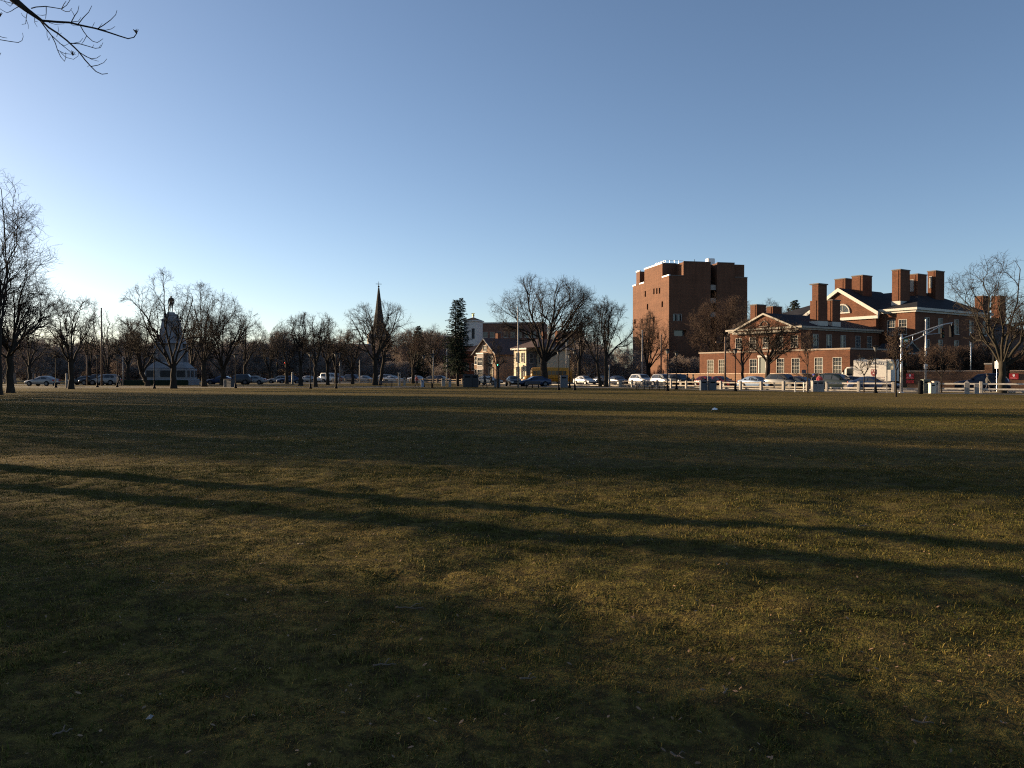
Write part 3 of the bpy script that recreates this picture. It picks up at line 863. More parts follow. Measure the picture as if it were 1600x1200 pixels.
# library of background trees, shared by the far wood and by the grove beyond the left edge
LIB = []
for s in range(5):
    r_ = random.Random(s)
    LIB.append(tree_meshes(seed=200 + s, H=12.0, W=9.0 + s % 3, zb=1.2, fork=2.2 + 0.4 * (s % 3), tr=0.26, limbs=6, dens=1.5, twig_r=0.016, low=4, twigm=TWIGRED if s in (1, 3) else TWIG, leader=s % 2))
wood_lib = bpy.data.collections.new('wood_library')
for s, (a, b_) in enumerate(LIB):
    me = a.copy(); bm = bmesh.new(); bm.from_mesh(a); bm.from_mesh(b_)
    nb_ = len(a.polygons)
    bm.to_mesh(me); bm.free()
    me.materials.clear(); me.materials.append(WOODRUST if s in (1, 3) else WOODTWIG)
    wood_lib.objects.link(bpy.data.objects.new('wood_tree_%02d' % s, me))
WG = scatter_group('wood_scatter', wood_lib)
rw = np.random.default_rng(9)
wp = []; ws = []
def wood(px0, px1, D0, D1, n, h0, h1):
    for i in range(n):
        D = rw.uniform(D0, D1); px = rw.uniform(px0, px1)
        wp.append((at(px, D), D, 0)); ws.append(rw.uniform(h0, h1) / 12.0)
wood(-160, 60, 150, 230, 26, 8, 12)
wood(40, 240, 190, 300, 46, 8, 13)
wood(230, 420, 190, 300, 44, 8, 13)
wood(400, 560, 190, 300, 40, 8, 13)
wood(590, 735, 235, 300, 34, 10, 17)
wood(735, 900, 245, 300, 10, 14, 19)
wood(880, 995, 150, 210, 22, 7, 10)
wood(1165, 1260, 150, 190, 10, 11, 16)
wood(1040, 1100, 150, 185, 9, 4, 6)
wood(1480, 1760, 150, 220, 14, 8, 14)
for i in range(420):      # undergrowth and far trees down to the ground
    D = rw.uniform(205, 330); px = rw.uniform(-120, 1000)
    wp.append((at(px, D), D, -0.6)); ws.append(rw.uniform(3.0, 6.5) / 12.0)
wp = np.array(wp); ws = np.array(ws)
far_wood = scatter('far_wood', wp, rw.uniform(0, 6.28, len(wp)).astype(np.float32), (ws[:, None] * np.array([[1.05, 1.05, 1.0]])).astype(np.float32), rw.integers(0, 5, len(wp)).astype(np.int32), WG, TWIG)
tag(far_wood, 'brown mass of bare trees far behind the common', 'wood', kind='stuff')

# grove beyond the left edge of the picture, seen only by the shade it throws over the lawn
def grove(i, x, y, sc, rz):
    a, b_ = LIB[i % 5]
    o = empty('bare_tree', (x, y, 0), rz); o.scale = (sc * 1.05, sc * 1.05, sc)
    tag(o, 'bare park tree standing beyond the left edge, shading the lawn', 'tree', 'grove beyond the left edge')
    link(bpy.data.objects.new('trunk', a), o); link(bpy.data.objects.new('crown', b_), o)
    return o
GROVE = [  # x, y, scale; the shade of each crosses the middle of the picture at y - 0.477|x|
 (-37, 34.6, 1.1), (-52, 66, 1.2), (-66, 60.5, 1.2), (-33, 13.4, 0.9), (-24, 15.3, 0.48)]
rgv = random.Random(3)
for i, (x, y, sc) in enumerate(GROVE):
    grove(i, x, y, sc, rgv.uniform(0, 6.28))

LIB2 = [tree_meshes(seed=300 + k, H=12.0, W=8.5, zb=2.6, fork=2.8, tr=0.2, limbs=6, dens=0.9, twig_r=0.010) for k in range(2)]
for k, (x, y, sc) in enumerate(((-47, 21.0, 1.05), (-60, 36.8, 1.0), (-26, 14.2, 0.95), (-36, 14.0, 0.95), (-58, 25.5, 1.1), (-40, 18.2, 0.85), (-27, 11.6, 0.9), (-33, 16.4, 0.8), (-55, 43.2, 1.2), (-41, 42.5, 1.15), (-62, 52.6, 1.25), (-44, 50, 1.15), (-70, 68.4, 1.15), (-76, 83, 1.3), (-62, 82.6, 1.2), (-72, 75, 1.3), (-56, 73.7, 1.2), (-82, 92, 1.3), (-30, 13.0, 0.8), (-42, 22.0, 0.8))):
    o = empty('bare_tree', (x, y, 0), k * 1.3); o.scale = (sc, sc, sc)
    tag(o, 'thin bare park tree beyond the left edge, dappling the near grass', 'tree', 'grove beyond the left edge')
    link(bpy.data.objects.new('trunk', LIB2[k % 2][0]), o); link(bpy.data.objects.new('crown', LIB2[k % 2][1]), o)

tall = tag(empty('bare_tree', (-34, 24.25, 0), 0.4), 'tall high crowned bare tree added beyond the left edge to dim the lawn at right', 'tree', 'grove beyond the left edge')  # unseen tree, added so that its high crown dims the lawn
a, b_ = tree_meshes(seed=320, H=15, W=8, zb=6.2, fork=6.6, tr=0.2, limbs=6, dens=1.0, twig_r=0.011)
link(bpy.data.objects.new('trunk', a), tall); link(bpy.data.objects.new('crown', b_), tall)

# twin-trunked tree whose two trunks draw the long shadow stripes
tw = tag(empty('bare_tree', (-22.5, 18.7, 0)), 'twin trunked bare tree beyond the left edge, two long trunk shadows', 'tree', 'grove beyond the left edge')
for sx, sy, sd in ((0.0, 0.0, 71), (0.35, 0.95, 72)):
    a, b_ = tree_meshes(seed=sd, H=15, W=9, zb=4.8, fork=6.2, tr=0.29, limbs=5, dens=1.2, low=3, twig_r=0.014, lean=(0.5 if sd == 71 else 0.3, -0.2 if sd == 71 else 0.6))
    for nm, me in (('trunk', a), ('crown', b_)):
        oo = link(bpy.data.objects.new(nm, me), tw); oo.location = (sx, sy, 0)

# tree near the camera on the left: only the tip of one bough hangs into the picture
def near_bough():
    bt = tag(empty('overhanging_tree', (-9.4, 6.7, 0)), 'bare bough with upturned twig tips hanging into the top left corner', 'tree')
    O = Vector((-9.4, 6.7, 0))
    D = 6.8
    def q(px, py, dd=0.0):
        d = D + dd
        return Vector((at(px, d), d, zat(py, d))) - O
    r = random.Random(8)
    t = MB()
    t.tube([(0, 0, -0.2), (0.02, 0, 0.5), (0.05, 0.02, 1.6), (0.12, 0, 3.0), (0.3, -0.05, 4.6), (0.35, 0.0, 6.0), (0.3, 0.1, 8.0), (0.5, 0.1, 10.0)], [0.30, 0.20, 0.18, 0.165, 0.15, 0.12, 0.08, 0.03], 12)
    t.build('trunk', BARK, bt, True)
    b = MB()
    def ln(pts, r0, r1, n=5):
        k = len(pts)
        b.tube(pts, [r0 + (r1 - r0) * i / (k - 1) for i in range(k)], n)
    # main bough: leaves the trunk high up, comes down into the frame
    ln([(0.35, 0, 5.8), (1.4, -0.3, 6.2), (2.8, -0.7, 6.1), q(-60, -70, .2), q(0, -28, .1), q(25, 2), q(45, 18), q(70, 36)], 0.075, 0.0125, 8)
    def spray(pts, r0, r1, dd=0.0, hook=True):
        P = [q(x, y, dd * i / max(len(pts) - 1, 1)) for i, (x, y) in enumerate(pts)]
        ln(P, r0, r1, 5)
        return P
    fork = [
     ([(68, 35), (92, 37), (112, 38), (128, 42), (152, 47), (172, 53), (190, 59), (203, 63), (212, 61), (217, 54)], .0085, .003, .25),
     ([(68, 35), (80, 46), (94, 55), (108, 66), (120, 77), (127, 84), (136, 96), (145, 106), (153, 114), (162, 118), (171, 117)], .0075, .0022, -.2),
     ([(66, 34), (76, 48), (84, 58), (98, 71), (113, 83)], .005, .002, .3),
     ([(53, 16), (60, 14), (75, 13), (88, 15), (100, 17), (108, 11), (114, 2)], .0042, .0018, -.3),
     ([(100, 17), (104, 9), (107, 5)], .003, .0015, -.3),
     ([(100, 18), (106, 21), (112, 21), (116, 16)], .0028, .0014, -.2),
     ([(76, 14), (76, 24), (75, 32)], .003, .0016, -.1), ([(76, 26), (70, 27), (62, 26)], .0022, .0012, 0),
     ([(115, 37), (120, 28), (125, 21), (127, 12)], .0036, .0016, .1), ([(120, 28), (117, 22), (115, 19)], .0022, .0012, 0),
     ([(116, 37), (126, 36), (130, 30)], .0026, .0013, .1),
     ([(126, 40), (134, 30), (142, 22), (147, 12)], .0038, .0016, .2),
     ([(155, 48), (165, 42), (176, 34), (184, 26), (186, 19)], .0038, .0016, .2), ([(157, 47), (163, 39)], .002, .001, .2),
     ([(158, 48), (168, 50), (177, 48), (183, 44)], .003, .0013, .1), ([(148, 44), (151, 38)], .002, .0012, .1),
     ([(129, 43), (134, 52), (140, 60), (148, 67), (155, 69), (160, 66), (164, 63)], .0035, .0015, -.1), ([(139, 58), (134, 67), (130, 72)], .0024, .0013, 0),
     ([(112, 70), (128, 71), (142, 75), (152, 78), (160, 77), (164, 69)], .0036, .0015, .1), ([(118, 70), (128, 68), (133, 62)], .0024, .0012, 0), ([(147, 77), (150, 72)], .0018, .001, 0), ([(157, 78), (161, 72)], .0018, .001, 0),
     ([(127, 84), (138, 91), (146, 94), (154, 93), (160, 89)], .0034, .0015, 0), ([(132, 87), (146, 95), (157, 98)], .0026, .0012, .1),
     ([(145, 106), (156, 104), (165, 100), (170, 94)], .003, .0014, 0), ([(143, 104), (139, 107)], .0018, .001, 0),
     ([(84, 58), (90, 70), (93, 80), (98, 91), (104, 98), (106, 92), (106, 84)], .0034, .0014, .2), ([(94, 81), (104, 86), (114, 87), (122, 88)], .0024, .0012, .2),
     ([(98, 84), (106, 92), (118, 95), (125, 90), (126, 84)], .0022, .0012, .3), ([(77, 50), (77, 58), (80, 66), (82, 60)], .002, .0012, .1), ([(96, 70), (104, 74), (112, 70)], .0022, .0012, 0),
     ([(47, 20), (45, 30), (44, 40), (38, 41)], .0028, .0014, -.1), ([(44, 31), (39, 27), (37, 23)], .002, .001, -.1), ([(45, 34), (48, 42), (48, 48)], .002, .001, 0),
     ([(58, 24), (58, 38), (62, 45)], .0024, .0012, .1), ([(58, 36), (63, 37)], .0018, .001, 0), ([(80, 38), (90, 41), (104, 40)], .002, .0012, 0),
     ([(36, 12), (28, 16), (22, 20), (15, 23), (6, 18), (-4, 10)], .003, .0014, -.1), ([(35, 10), (22, 8), (10, 5), (-5, 0)], .003, .0014, .1), ([(24, 9), (20, 13), (14, 8), (8, 0)], .0022, .0012, 0),
     ([(92, 60), (95, 50), (94, 43)], .002, .001, 0), ([(112, 38), (118, 43), (126, 43)], .002, .001, 0), ([(98, 55), (100, 54)], .0018, .001, 0),
     ([(-30, 46), (-5, 56), (8, 61), (15, 62)], .0034, .0014, 0), ([(-20, 52), (0, 64), (18, 67), (32, 69), (38, 66), (40, 60), (39, 54)], .0034, .0013, 0), ([(-30, 90), (-8, 102), (1, 99), (3, 93)], .003, .0014, 0)]
    for pts, r0, r1, dd in fork: spray(pts, r0 * 1.2, r1 * 1.25, dd)
    b.build('bough', BARK, bt, True)
    # dried seed tufts
    for (x, y, n) in ((216, 52, 9), (117, 86, 9), (4, 26, 8), (2, 88, 7)):
        s = MB(); c0 = q(x, y + 3)
        for i in range(n):
            a = r.uniform(-0.75, 0.75); p = c0 + Vector((math.sin(a) * 0.035, r.uniform(-.02, .02), math.cos(a) * 0.04))
            s.tube([c0, p], [.0035, .0018], 4)
        s.build('seed_tuft', TWIGRED, bt)
    # the rest of the crown, outside the picture
    a, b_ = tree_meshes(seed=77, H=11.5, W=7.0, zb=6.4, fork=5.6, tr=0.12, limbs=5, dens=0.6, twig_r=0.008, cshift=(-1.6, 0.6))
    oo = link(bpy.data.objects.new('crown', b_), bt); oo.location = (0, 0, 0.6)
    oo = link(bpy.data.objects.new('limbs', a), bt); oo.location = (0, 0, 0.6); oo.scale = (0.6, 0.6, 1)
near_bough()
# ------------------------------------------------------------------ buildings
HALLTRIM = mat('hall_trim', (0.25, 0.225, 0.185), 0.7, var=0.15)
WINTRIM = mat('window_trim', (0.32, 0.295, 0.255), 0.6, var=0.1)
def wall(m, p0, p1, z0, z1, ops=(), depth=0.14):
    """upright wall p0->p1 (left to right seen from outside) with real openings (u0,u1,v0,v1), reveals of given depth"""
    d = Vector((p1[0] - p0[0], p1[1] - p0[1])); Ln = d.length; d /= Ln
    n_in = Vector((-d.y, d.x))
    us = sorted({0.0, Ln, *[o[0] for o in ops], *[o[1] for o in ops]})
    vs_ = sorted({z0, z1, *[o[2] for o in ops], *[o[3] for o in ops]})
    def P(u, v, k=0.0): return (p0[0] + d.x * u + n_in.x * k, p0[1] + d.y * u + n_in.y * k, v)
    for i in range(len(us) - 1):
        for j in range(len(vs_) - 1):
            uc = (us[i] + us[i + 1]) / 2; vc = (vs_[j] + vs_[j + 1]) / 2
            if any(o[0] < uc < o[1] and o[2] < vc < o[3] for o in ops): continue
            m.add([P(us[i], vs_[j]), P(us[i + 1], vs_[j]), P(us[i + 1], vs_[j + 1]), P(us[i], vs_[j + 1])], [(0, 1, 2, 3)])
    for (a, b, c, e) in ops:
        m.add([P(a, c), P(b, c), P(b, c, depth), P(a, c, depth)], [(0, 3, 2, 1)])
        m.add([P(a, e), P(b, e), P(b, e, depth), P(a, e, depth)], [(0, 1, 2, 3)])
        m.add([P(a, c), P(a, e), P(a, e, depth), P(a, c, depth)], [(0, 1, 2, 3)])
        m.add([P(b, c), P(b, e), P(b, e, depth), P(b, c, depth)], [(0, 3, 2, 1)])

def window(parent, p0, p1, op, depth=0.14, fr=0.065, cols=3, rows=4, sash=True, proud=0.02, framem=None, sill=True, name='window'):
    """sash window set in an opening: frame with glazing bars, pane and sill"""
    d = Vector((p1[0] - p0[0], p1[1] - p0[1])); d /= d.length
    ang = math.atan2(d.y, d.x)
    a, b, c, e = op
    w = b - a; h = e - c
    m = MB()
    y0, y1 = -proud, depth * 0.6
    m.box(0, fr, y0, y1, 0, h); m.box(w - fr, w, y0, y1, 0, h); m.box(fr, w - fr, y0, y1, h - fr, h); m.box(fr, w - fr, y0, y1, 0, fr)
    iw = w - 2 * fr; ih = h - 2 * fr
    if sash: m.box(fr, w - fr, y1 * 0.3, y1, h / 2 - 0.03, h / 2 + 0.03)
    for i in range(1, cols):
        x = fr + iw * i / cols; m.box(x - 0.014, x + 0.014, y1 * 0.4, y1 * 0.95, fr, h - fr)
    for j in range(1, rows):
        if sash and j * 2 == rows: continue
        z = fr + ih * j / rows; m.box(fr, w - fr, y1 * 0.45, y1 * 0.97, z - 0.014, z + 0.014)
    o = m.build(name, framem or WINTRIM, parent)
    o.location = (p0[0] + d.x * a, p0[1] + d.y * a, c); o.rotation_euler = (0, 0, ang)
    MB().box(0.01, w - 0.01, y1 + 0.004, y1 + 0.03, 0.01, h - 0.01).build('pane', GLASS, o)
    if sill: MB().box(-0.08, w + 0.08, -0.10, -proud - 0.004, -0.09, 0.0).build('sill', framem or WINTRIM, o)
    return o

def walls_windows(parent, mat_, runs, name='wall', **kw):
    """runs: list of (p0,p1,z0,z1,[openings]); one wall mesh, every window a part"""
    m = MB()
    for p0, p1, z0, z1, ops in runs: wall(m, p0, p1, z0, z1, ops)
    o = m.build(name, mat_, parent)
    for p0, p1, z0, z1, ops in runs:
        for op in ops: window(parent, p0, p1, op, **kw)
    return o

def chimney(parent, x, y, lx, ly, z0, z1, step=None, louvre=False, base=True):
    """x,y: near-left... corner with largest x and smallest y; lx along x (lit width), ly along y"""
    m = MB()
    if step:
        m.box(x - lx, x, y, y + ly, z0, step); m.box(x - lx + 0.28, x - 0.06, y + 0.06, y + ly - 0.06, step - 0.05, z1)
    else:
        m.box(x - lx, x, y, y + ly, z0, z1)
    # shallow pilaster strips catch the light on the narrow side
    m.box(x - lx * 0.32, x - lx * 0.22, y - 0.06, y, z0, (step or z1))
    o = m.build('chimney', BRICK, parent)
    MB().box(x - lx - 0.07, x + 0.07, y - 0.07, y + ly + 0.07, z1, z1 + 0.16).build('cap', mat('dark_stone', (0.10, 0.085, 0.075), 0.85), o)
    if base: MB().box(x - lx - 0.06, x + 0.06, y - 0.07, y + ly + 0.06, z0 - 0.1, z0 + 0.75).build('flashing', TRIM, o)
    if louvre: MB().box(x - lx * 0.8, x - lx * 0.42, y - 0.06, y - 0.002, z1 - 2.6, z1 - 0.7).build('vent', CONCRETE, o)
    return o

def cornice(parent, pts, z0, z1, out, mat_=TRIM, closed=True):
    """projecting moulding round a rectangle (x0,x1,y0,y1)"""
    x0, x1, y0, y1 = pts
    m = MB()
    for k, (a, b, o_) in enumerate(((z0, z0 + (z1 - z0) * 0.45, out * 0.45), (z0 + (z1 - z0) * 0.45, z1, out))):
        e = 0.004 * k
        m.box(x0 - o_, x1 + o_, y0 - o_, y0 - 0.003, a + e, b); m.box(x0 - o_, x1 + o_, y1 + 0.003, y1 + o_, a + e, b)
        m.box(x0 - o_, x0 - 0.003, y0 - 0.003, y1 + 0.003, a + e, b); m.box(x1 + 0.003, x1 + o_, y0 - 0.003, y1 + 0.003, a + e, b)
    return m.build('cornice', mat_, parent)

ANG = math.atan2(-0.833, 0.553)
def local_px(o, px, y):
    """local x on the line local-y = y of an object, that falls on photo column px"""
    c, s = math.cos(o.rotation_euler.z), math.sin(o.rotation_euler.z)
    k = (px - 800) / FPX
    X0 = o.location.x - s * y; Y0 = o.location.y + c * y
    return (k * Y0 - X0) / (c - k * s)
def local_py(o, px, x):
    """local y on the line local-x = x at photo column px"""
    c, s = math.cos(o.rotation_euler.z), math.sin(o.rotation_euler.z)
    k = (px - 800) / FPX
    X0 = o.location.x + c * x; Y0 = o.location.y + s * x
    return (k * Y0 - X0) / (-s - k * c)
def depth_of(o, x, y):
    c, s = math.cos(o.rotation_euler.z), math.sin(o.rotation_euler.z)
    return o.location.y + s * x + c * y

# --- brick hall with pediment and low front range
hall = tag(empty('brick_hall', (44.7, 105, 0), ANG), 'red brick hall with white pediment and long low front range', 'building')
def ops_px(o, y, xs_px, z0, z1, w=1.25):
    return [(local_px(o, p, y) - w / 2, local_px(o, p, y) + w / 2, z0, z1) for p in xs_px]
LX = -26.5
runs = []
# one-storey range: front, near end, far end
f = ops_px(hall, 0, [1110, 1128, 1177, 1219, 1243, 1279, 1308], 1.75, 4.0, 1.35)
f = [(a - LX, b - LX, c, e) for a, b, c, e in f]
runs.append(((LX, 0), (0, 0), 0, 5.0, f))
runs.append(((0, 0), (0, 9.0), 0, 5.0, [(2.0, 3.3, 1.6, 3.9), (5.2, 6.5, 1.6, 3.9)]))
runs.append(((LX, 9.0), (LX, 0), 0, 5.0, []))
runs.append(((0, 9.0), (-7.5, 9.0), 0, 5.0, []))
# two-storey block behind and above
BX0, BX1, BY1 = -20.3, -7.6, 19.0
f2 = ops_px(hall, 0.02, [1154, 1176, 1197, 1218, 1241], 5.55, 7.2, 1.2)
f2 = [(a - BX0, b - BX0, c, e) for a, b, c, e in f2]
runs.append(((BX0, 0.02), (BX1, 0.02), 5.0, 8.0, f2))
e2 = [local_py(hall, p, BX1) for p in (1274, 1295, 1317, 1340, 1358)]
runs.append(((BX1, 0.02), (BX1, BY1), 0.0, 8.0, [(v - 0.62, v + 0.62, 5.35, 7.45) for v in e2]))
runs.append(((BX0, BY1), (BX0, 0.02), 0, 8.0, [(3, 4.2, 5.4, 7.3), (8, 9.2, 5.4, 7.3), (13, 14.2, 5.4, 7.3)]))
runs.append(((BX1, BY1), (BX0, BY1), 0, 8.0, []))
walls_windows(hall, BRICK, runs)
MB().box(LX - 0.12, 0.12, -0.12, 9.1, 5.0, 5.22).build('parapet_coping', mat('pale_coping', (0.24, 0.19, 0.15), 0.8), hall)
MB().box(LX, -0.004, 0.1, 9.0, 4.7, 4.99).build('flat_roof', mat('roof_felt', (0.07, 0.07, 0.07), 0.9), hall)
MB().box(LX - 0.05, 0.05, -0.09, -0.003, 1.15, 1.32).build('string_course', mat('pale_coping', (0.5, 0.42, 0.34)), hall)
cornice(hall, (BX0, BX1, 0.02, BY1), 8.0, 8.5, 0.5, HALLTRIM)
rm = MB(); ax = (local_px(hall, 1196, 0)); rz_ = 10.7
hx0, hx1 = BX0 - 0.5, BX1 + 0.5
yb = BY1 + 0.5; ym = BY1 - 4.5
rm.add([(hx0, 3.5, 8.504), (hx1, 3.5, 8.504), (hx1, yb, 8.504), (hx0, yb, 8.504), (ax, 6.5, rz_), (ax, ym, rz_), (hx0, -0.45, 8.504), (hx1, -0.45, 8.504)],
       [(7, 2, 5, 4), (6, 4, 5, 3), (2, 3, 5), (6, 7, 4), (6, 3, 2, 7)])
rm.build('roof', SLATE, hall)
pw = 5.2
pm = MB()
pm.add([(ax - pw, -0.30, 8.1), (ax + pw, -0.30, 8.1), (ax, -0.30, 10.35), (ax - pw, 6.0, 8.1), (ax + pw, 6.0, 8.1), (ax, 6.0, 10.35)], [(0, 1, 2), (1, 4, 5, 2), (0, 2, 5, 3)])
ped = pm.build('pediment', BRICK, hall)
rk = MB()
for sg in (-1, 1):
    rk.add([(ax + sg * (pw + 0.5), y, z) for y in (-0.62, -0.305) for z in (8.08, 8.35)] + [(ax, y, z) for y in (-0.62, -0.305) for z in (10.41, 10.68)],
           [(0, 1, 5, 4), (2, 6, 7, 3), (1, 3, 7, 5), (0, 4, 6, 2), (0, 2, 3, 1)] if sg < 0 else [(0, 4, 5, 1), (2, 3, 7, 6), (1, 5, 7, 3), (0, 2, 6, 4), (0, 1, 3, 2)])
rk.box(ax - pw - 0.5, ax + pw + 0.5, -0.60, -0.31, 7.72, 8.0)
rk.build('raking_cornice', HALLTRIM, ped)
sr = MB(); sr.add([(ax + sg * (pw + 0.5), y, 8.36) for sg in (-1, 1) for y in (-0.6, 7.5)] + [(ax, -0.6, 10.69), (ax, 7.5, 10.69)], [(0, 4, 5, 1), (2, 3, 5, 4)])
sr.build('pediment_roof', SLATE, ped)
lun = MB(); lun.tube([(ax - 0.75 * math.cos(t), -0.36, 8.75 + 0.75 * math.sin(t)) for t in np.linspace(0, math.pi, 9)], 0.07, 6); lun.box(ax - 0.8, ax + 0.8, -0.42, -0.305, 8.68, 8.78)
lun.build('lunette', HALLTRIM, ped)
y1 = local_py(hall, 1278, BX1 - 0.1)
chimney(hall, BX1 - 0.1, y1, 1.35, 2.15, 8.6, 14.6, step=12.3)
chimney(hall, BX1 - 0.1, local_py(hall, 1300, BX1 - 0.1), 1.3, 1.9, 8.6, 12.45)
chimney(hall, BX0 + 2.4, 3.2, 1.2, 2.2, 8.2, 12.3, base=False); chimney(hall, BX0 + 2.4, 7.0, 1.2, 2.2, 8.2, 12.2, base=False)
# door surround and lantern door on the front
dx = local_px(hall, 1192, 0)
dm = MB(); dm.box(dx - 0.75, dx - 0.55, -0.16, -0.004, 0.2, 4.2); dm.box(dx + 0.55, dx + 0.75, -0.16, -0.004, 0.2, 4.2); dm.box(dx - 0.85, dx + 0.85, -0.2, -0.17 + 0.1, 4.2, 4.5)
dd = dm.build('doorway', TRIM, hall); MB().box(dx - 0.54, dx + 0.54, -0.06, -0.005, 0.2, 4.1).build('door', mat('door_green', (0.03, 0.05, 0.04), 0.5), dd)

# --- great hall with tall chimneys, right
MC = (59.9, 118.0, 0)
great = tag(empty('brick_great_hall', MC, ANG), 'tall red brick hall with slate roof, gable front and many chimneys', 'building')
GX0, GY1, EV = -26.0, 21.5, 11.0
runs = []
gf = ops_px(great, 0, [1356, 1392, 1410], 7.7, 10.0, 1.3) + ops_px(great, 0, [1392, 1410], 3.2, 5.8, 1.3)
runs.append(((GX0, 0), (0, 0), 0, EV, [(a - GX0, b - GX0, c, e) for a, b, c, e in gf]))
ge = [local_py(great, p, 0) for p in (1448, 1469, 1494, 1517, 1538)]
runs.append(((0, 0), (0, GY1), 0, EV, [(v - 0.65, v + 0.65, z, zz) for v in ge for z, zz in ((8.0, 10.3), (4.4, 7.0))]))
runs.append(((0, GY1), (GX0, GY1), 0, EV, [])); runs.append(((GX0, GY1), (GX0, 0), 0, EV, []))
walls_windows(great, BRICK, runs)
cornice(great, (GX0, 0, 0, GY1), EV, EV + 0.65, 0.6)
gr = MB(); zr = 15.3
gr.add([(GX0 - 0.6, -0.6, EV + 0.66), (0.6, -0.6, EV + 0.66), (0.6, GY1 + 0.6, EV + 0.66), (GX0 - 0.6, GY1 + 0.6, EV + 0.66), (-5.6, 10.7, zr), (GX0 + 5.6, 10.7, zr)],
       [(0, 1, 4, 5), (1, 2, 4), (2, 3, 5, 4), (3, 0, 5), (0, 3, 2, 1)])
gr.build('roof', SLATE, great)
gx = local_px(great, 1311, -0.9); hw = 6.3
gm = MB()
gm.add([(gx - hw, -0.9, 0), (gx + hw, -0.9, 0), (gx + hw, -0.9, 11.0), (gx, -0.9, 15.0), (gx - hw, -0.9, 11.0), (gx - hw, 9, 0), (gx + hw, 9, 0), (gx + hw, 9, 11.0), (gx, 9, 15.0), (gx - hw, 9, 11.0)],
       [(0, 1, 2, 3, 4), (1, 6, 7, 2), (0, 4, 9, 5)])
gab = gm.build('gable_front', BRICK, great)
rk = MB()
for sg in (-1, 1):
    rk.add([(gx + sg * (hw + 0.55), y, z) for y in (-1.35, -0.905) for z in (10.75, 11.35)] + [(gx, y, z) for y in (-1.35, -0.905) for z in (14.95, 15.55)],
           [(0, 1, 5, 4), (2, 6, 7, 3), (1, 3, 7, 5), (0, 4, 6, 2), (0, 2, 3, 1)] if sg < 0 else [(0, 4, 5, 1), (2, 3, 7, 6), (1, 5, 7, 3), (0, 2, 6, 4), (0, 1, 3, 2)])
rk.box(gx - hw - 0.5, gx + hw + 0.5, -1.3, -0.91, 10.3, 10.75)
rk.build('raking_cornice', TRIM, gab)
gs = MB(); gs.add([(gx + sg * (hw + 0.55), y, 11.36) for sg in (-1, 1) for y in (-1.34, 10.7)] + [(gx, -1.34, 15.56), (gx, 10.7, 15.56)], [(0, 4, 5, 1), (2, 3, 5, 4)])
gs.build('gable_roof', SLATE, gab)
lun = MB(); lun.tube([(gx + 0.6 - 1.25 * math.cos(t), -0.98, 11.6 + 1.25 * math.sin(t)) for t in np.linspace(0, math.pi, 13)], 0.13, 6); lun.box(gx - 0.75, gx + 1.95, -1.05, -0.905, 11.42, 11.6)
for k in range(1, 4):
    t = math.pi * k / 4; lun.tube([(gx + 0.6, -0.96, 11.6), (gx + 0.6 - 1.2 * math.cos(t), -0.96, 11.6 + 1.2 * math.sin(t))], 0.04, 4)
lu = lun.build('fan_window', TRIM, gab)
pf = MB(); nn = 12; pf.add([(gx + 0.6, -0.925, 11.6)] + [(gx + 0.6 - 1.2 * math.cos(math.pi * k / nn), -0.925, 11.6 + 1.2 * math.sin(math.pi * k / nn)) for k in range(nn + 1)], [(0, k + 1, k) for k in range(1, nn + 1)])
pf.build('pane', GLASS, lu)
def gch(px, y, lx, ly, z0, ptop, **kw):
    x = local_px(great, px, y)
    chimney(great, x, y, lx, ly, z0, zat(ptop, depth_of(great, x, y)), **kw)
gch(1347, 2.2, 1.9, 2.6, 12.2, 431, base=False)
gch(1320, 6.5, 2.0, 3.4, 12.8, 436, base=False)
gch(1406, 1.6, 1.35, 2.6, 12.2, 422)
gch(1433, 7.0, 1.5, 2.6, 12.6, 429, louvre=True, base=False)
gch(1461, 10.6, 1.3, 2.6, 12.0, 424, louvre=True, base=False)
# rear range further right with its own chimneys
rear = tag(empty('brick_rear_range', (at(1500, 150), 150, 0), ANG), 'lower brick range with two dark chimneys behind the right edge tree', 'building')
walls_windows(rear, BRICK, [((-12, 0), (0, 0), 0, 10.5, []), ((0, 0), (0, 26), 0, 10.5, [(4, 5.3, 6, 8.4), (9, 10.3, 6, 8.4), (14, 15.3, 6, 8.4)]), ((0, 26), (-12, 26), 0, 10.5, []), ((-12, 26), (-12, 0), 0, 10.5, [])])
q = MB(); q.add([(-12.5, -0.5, 10.5), (0.5, -0.5, 10.5), (0.5, 26.5, 10.5), (-12.5, 26.5, 10.5), (-6, 5, 14), (-6, 21, 14)], [(0, 1, 4), (1, 2, 5, 4), (2, 3, 5), (3, 0, 4, 5), (0, 3, 2, 1)]); q.build('roof', SLATE, rear)
for px in (1535, 1561):
    y = local_py(rear, px, -2.0); chimney(rear, -2.0, y, 1.6, 2.6, 9.5, zat(463, depth_of(rear, -2, y)), base=False)
# small entrance porch on the dark end
porch = tag(empty('brick_porch', (at(1385, 113), 113, 0), ANG), 'small brick porch with white gable between the two brick halls', 'building')
pm = MB(); pm.box(-2, 2.2, 0, 5, 0, 4.6); pm.build('wall', BRICK, porch)
pm = MB(); pm.add([(2.24, -0.3, 4.6), (2.24, 5.3, 4.6), (2.24, 2.5, 6.2), (-2.2, -0.3, 4.6), (-2.2, 5.3, 4.6), (-2.2, 2.5, 6.2)], [(0, 1, 2), (0, 2, 5, 3), (2, 1, 4, 5), (3, 5, 4), (0, 3, 4, 1)]); pm.build('roof', SLATE, porch)
pm = MB(); pm.tube([(2.3, -0.35, 4.62), (2.3, 2.5, 6.25), (2.3, 5.35, 4.62), (2.3, -0.35, 4.62)], 0.11, 5); pm.build('gable_trim', TRIM, porch)

